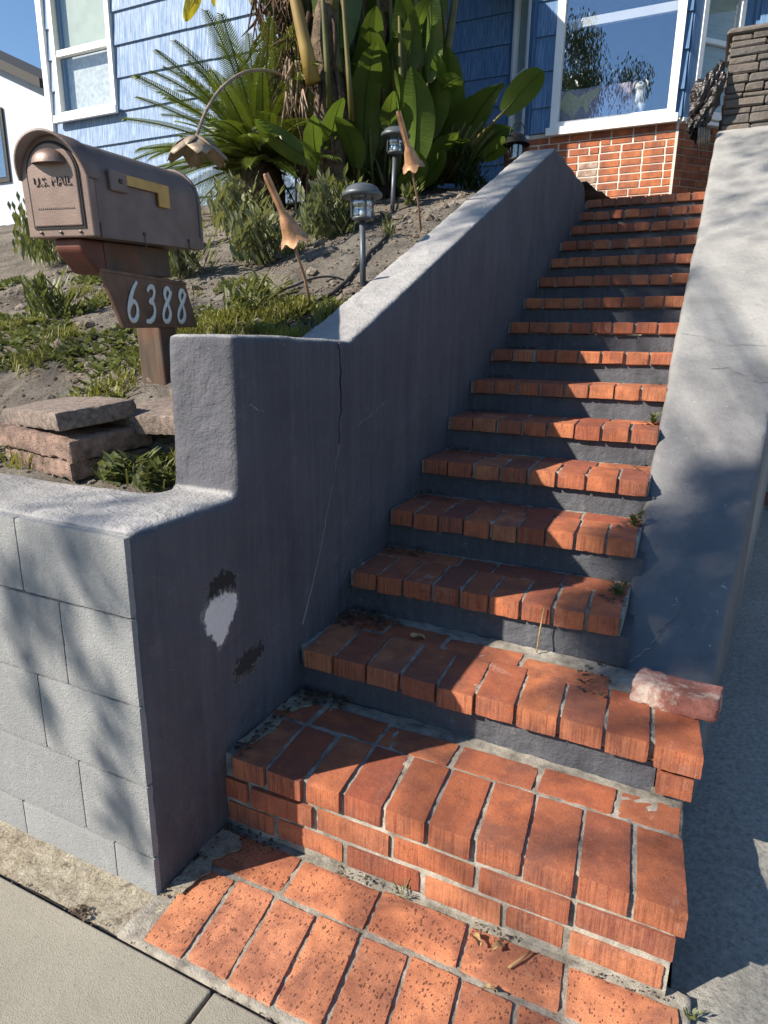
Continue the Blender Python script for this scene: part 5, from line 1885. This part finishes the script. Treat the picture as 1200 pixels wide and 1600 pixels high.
# dry straw and fallen bits
b = MB()
for k in range(2600):
    x = random.uniform(-3.8, -1.22)
    y = random.uniform(1.22, 4.5)
    if noise.noise(Vector((x * 3, y * 3, 31))) < 0.0:
        continue
    c = Vector((x, y, gz(x, y) + 0.006))
    az = random.uniform(0, 2 * PI)
    l = random.uniform(.012, .05)
    d = Vector((math.cos(az), math.sin(az), random.uniform(-.1, .35))) * l
    s_ = Vector((-math.sin(az), math.cos(az), 0)) * random.uniform(.0012, .005)
    o = len(b.v)
    b.v += [tuple(c - d * .5), tuple(c + s_), tuple(c + d * .5), tuple(c - s_)]
    b.f.append((o, o + 1, o + 2, o + 3))
    b.mi.append(0)
tag(b.build('dry_straw', M['dryleaf']), 'dry straw and fallen leaf bits on the slope', 'straw', kind='stuff')
# clods and pebbles
b = MB()
ico = bmesh.new()
bmesh.ops.create_icosphere(ico, subdivisions=1, radius=1.0)
iv = [v.co.copy() for v in ico.verts]
ifc = [tuple(v.index for v in f.verts) for f in ico.faces]
ico.free()
for k in range(3200):
    x = random.uniform(-3.6, -1.2)
    y = random.uniform(1.2, 4.4)
    s_ = random.uniform(.004, .012) * (1 + (random.random() < .06) * 2.2)
    o = Vector((x, y, gz(x, y) + s_ * .2))
    j = [random.uniform(.6, 1.2) for _ in iv]
    b.add([o + Vector((v.x * s_ * j[i], v.y * s_ * j[i], v.z * s_ * .7 * j[i])) for i, v in enumerate(iv)], ifc)
tag(b.build('soil_clods', M['clod']), 'scattered clods and pebbles on the bare slope', 'soil', kind='stuff')

# litter of dry leaves in the corners of the steps
b = MB()
def litter(x0, x1, y0, y1, z, n_, s0=.008, s1=.022):
    for k in range(n_):
        c = Vector((random.uniform(x0, x1), random.uniform(y0, y1), z + random.uniform(0.003, 0.014)))
        az = random.uniform(0, 2 * PI)
        l = random.uniform(s0, s1)
        d = Vector((math.cos(az), math.sin(az), random.uniform(-.3, .4))) * l
        s_ = Vector((-math.sin(az), math.cos(az), random.uniform(-.4, .4))) * l * random.uniform(.2, .5)
        o = len(b.v)
        b.v += [tuple(c - d * .5), tuple(c + s_), tuple(c + d * .5), tuple(c - s_)]
        b.f.append((o, o + 1, o + 2, o + 3))
        b.mi.append(0)
for k in range(1, 9):
    yk, zk = Y0 + RUN * k, Z0 + RISE * k
    litter(XL + .005, XL + .16, yk + 0.23, yk + RUN + .02, zk, 70 if k in (1, 2) else (110 if k == 2 else 35))
    litter(XR - .09, XR - .006, yk + 0.10, yk + RUN + .02, zk, 22)
litter(-0.98, -0.76, 1.79 - .13, 1.80, 0.361, 90)
litter(-0.97, -0.80, 1.44, 1.50, 0.22, 90)
litter(-0.97, -0.93, 1.14, 1.48, 0.22, 40)
litter(-0.98, -0.80, 1.115, 1.15, 0.0, 60, .004, .014)
litter(-0.66, -0.52, 1.12, 1.145, 0.0, 26, .004, .014)
litter(-0.3, -0.2, 1.12, 1.145, 0.0, 22, .004, .014)
litter(-0.05, 0.1, 1.12, 1.145, 0.0, 20, .003, .010)
litter(-0.985, -0.95, 0.88, 1.15, 0.0, 60, .004, .014)
litter(-1.13, -1.08, 0.765, 0.79, -0.006, 60, .004, .014)
litter(-3.0, 0.1, 0.757, 0.778, -0.014, 150, .003, .009)
tag(b.build('leaf_litter', M['litter']), 'dry leaf litter gathered in the step corners', 'leaf litter', kind='stuff')
def dry_leaf(x, y, z, l, az, label, mat='dryleaf', tilt=0.2):
    b = leaf_blade(l, l * .38, 1.2, .5, .2, int(x * 100), 6, 4)
    b.v = [(p[0], p[1], p[2] + 0.012) for p in b.v]
    o = b.build('dry_leaf', M[mat], None, True)
    o.location = (x, y, z)
    o.rotation_euler = (tilt, -0.2, az)
    tag(o, label, 'leaf', 'fallen dry leaves')
dry_leaf(-0.275, 1.075, 0.006, 0.055, 2.2, 'curled tan dry leaf on the pavers below the lowest step')
dry_leaf(-0.245, 1.085, 0.006, 0.04, 1.0, 'small tan dry leaf beside the twig on the pavers')
dry_leaf(-0.215, 0.99, 0.006, 0.035, 2.8, 'pale dry leaf in the paver joint nearest the camera')
dry_leaf(-0.70, 1.69, 0.361, 0.06, 0.6, 'long straw-coloured leaf lying on the second step')
dry_leaf(0.005, 1.462, 0.30, 0.04, 1.6, 'dry leaf stuck in the joint of the second step')
o = MB().tube([(-0.205, 1.06, 0.010), (-0.185, 1.09, 0.013), (-0.172, 1.115, 0.012)], 0.003, 6).build('twig', M['dryleaf'], None, True)
tag(o, 'short dry twig on the pavers below the lowest step', 'twig')
o = MB().tube([(-0.335, 1.775, 0.362), (-0.333, 1.79, 0.43), (-0.327, 1.792, 0.50)], 0.0022, 6).build('twig', M['dryleaf'], None, True)
tag(o, 'thin straw leaning against the riser of the third step', 'twig')

# ------------------------------------------------------------------ street tree behind the camera (seen in the bay window, casts the dapple)
TR = thing('street_tree', (-4.9, -8.3, -0.15), 'feathery street tree mirrored in the bay window glass', 'tree')
b = MB()
T0 = Vector((-4.9, -8.3, -0.2))
b.tube([T0, T0 + Vector((0.1, 0, 1.5)), T0 + Vector((0.0, 0.1, 3.2)), T0 + Vector((0.2, 0.1, 5.0))], [0.28, 0.22, 0.19, 0.15], 10)
b.build('trunk', M['bark'], TR, True)
clusters = []
lb = MB()
hub = T0 + Vector((0.2, 0.1, 5.0))
rt = random.Random(31)
for k in range(40):
    az = rt.uniform(0, 2 * PI)
    c = hub + Vector((math.cos(az) * rt.uniform(.3, 1.9), math.sin(az) * rt.uniform(.3, 1.9), rt.uniform(0.3, 5.2)))
    clusters.append((c, rt.uniform(.5, .85), 430))
# boughs reaching towards the steps; light falls past them
def dap(tx, ty, tz, t_, r_, n_):
    clusters.append((Vector((tx, ty, tz)) + Vector((-1.0, -1.08, 1.02)) * t_, r_, n_))
for q in ((0.09, 2.14, 0.50, 6.2, 0.26, 300), (0.07, 1.95, 0.42, 6.6, 0.24, 260), (0.14, 2.38, 0.62, 5.9, 0.24, 220), (0.22, 2.62, 0.75, 6.4, 0.16, 90),
          (-1.2, 1.0, 0.87, 4.2, 0.25, 20), (-0.05, 1.6, 0.36, 5.7, 0.2, 24),
          (0.2, 5.0, 2.1, 6.0, 0.5, 110), (0.3, 5.7, 2.5, 6.2, 0.5, 120), (0.3, 6.3, 2.8, 6.2, 0.4, 90),
          (-0.45, 3.75, 1.45, 6.0, 0.24, 210), (-0.35, 4.05, 1.6, 5.8, 0.24, 260), (-0.45, 4.4, 1.75, 6.1, 0.26, 320), (-0.40, 4.75, 1.9, 5.9, 0.26, 340), (-0.42, 5.1, 2.05, 6.1, 0.28, 340), (-0.42, 5.45, 2.2, 6.0, 0.28, 340), (-0.45, 5.8, 2.35, 6.2, 0.26, 300),
          (-1.1, 2.9, 1.7, 6.4, 0.3, 40), (-1.1, 3.7, 2.05, 6.6, 0.4, 110), (-2.0, 2.4, 1.4, 6.0, 0.5, 50), (-2.2, 1.7, 1.2, 6.3, 0.5, 60), (-1.7, 3.3, 1.75, 6.6, 0.5, 80)):
    dap(*q)
for c, r_, n_ in clusters:
    m_ = hub.lerp(c, 0.5) + Vector((0, 0, 0.25))
    lb.tube([hub + Vector((0, 0, rt.uniform(-1.5, 1.0))), m_, c], [0.035, 0.014, 0.005], 5)
lb.build('limbs', M['bark'], TR, True)
vv, ff = [], []
def tree_leaf(p, ax, l, w_=0.14):
    s_ = ax.cross(Vector((rt.gauss(0, 1), rt.gauss(0, 1), rt.gauss(0, .3)))).normalized() * l * w_
    o = len(vv)
    vv.extend([tuple(p), tuple(p + ax * l * .45 + s_), tuple(p + ax * l), tuple(p + ax * l * .45 - s_)])
    ff.append((o, o + 1, o + 2, o + 3))
# long drooping twigs whose leaves streak the block wall and the lowest steps
for tg, t_, dv_, ln_, n_ in (((-1.31, .89, .83), 2.9, (0.15, 0, -1), .22, 30), ((-1.22, .89, .78), 3.1, (0.25, 0, -1), .20, 34), ((-1.34, .89, .56), 2.8, (0.3, 0, -1), .18, 30), ((-1.13, .89, .58), 2.7, (0.35, 0, -1), .22, 40),
                             ((-1.10, .89, .34), 2.8, (0.3, 0, -1), .24, 46), ((-1.17, .89, .86), 3.2, (0.5, 0, -1), .2, 26), ((-1.4, .89, .8), 3.0, (0.3, 0, -1), .3, 40),
                             ((-0.25, 1.22, .22), 4.2, (1, .4, -.3), .25, 18), ((-0.02, 1.3, .22), 4.4, (1, .2, -.2), .2, 18), ((-0.12, 1.55, .36), 4.2, (1, 0, -.2), .2, 22)):
    a = Vector(tg) + Vector((-1.0, -1.08, 1.02)) * t_
    d = Vector(dv_).normalized()
    for k in range(n_):
        p = a + d * ln_ * (k / n_) + Vector((rt.gauss(0, 1), rt.gauss(0, 1), rt.gauss(0, 1))) * 0.018
        tree_leaf(p, (d + Vector((rt.gauss(0, .3), rt.gauss(0, .3), rt.gauss(0, .3)))).normalized(), rt.uniform(.06, .10), 0.16)
for c, r_, n_ in clusters:
    for k in range(n_):
        d = Vector((rt.gauss(0, 1), rt.gauss(0, 1), rt.gauss(0, 1)))
        d = d.normalized() * r_ * rt.random() ** 0.5
        p = c + d
        ax = Vector((rt.uniform(-.5, .5), rt.uniform(-.5, .5), -1)).normalized()
        l = rt.uniform(.09, .17)
        s_ = ax.cross(Vector((rt.gauss(0, 1), rt.gauss(0, 1), rt.gauss(0, .3)))).normalized() * l * 0.14
        o = len(vv)
        vv += [tuple(p), tuple(p + ax * l * .45 + s_), tuple(p + ax * l), tuple(p + ax * l * .45 - s_)]
        ff.append((o, o + 1, o + 2, o + 3))
lf = MB()
lf.v, lf.f, lf.mi = vv, ff, [0] * len(ff)
lf.build('crown', M['treeleaf'], TR)
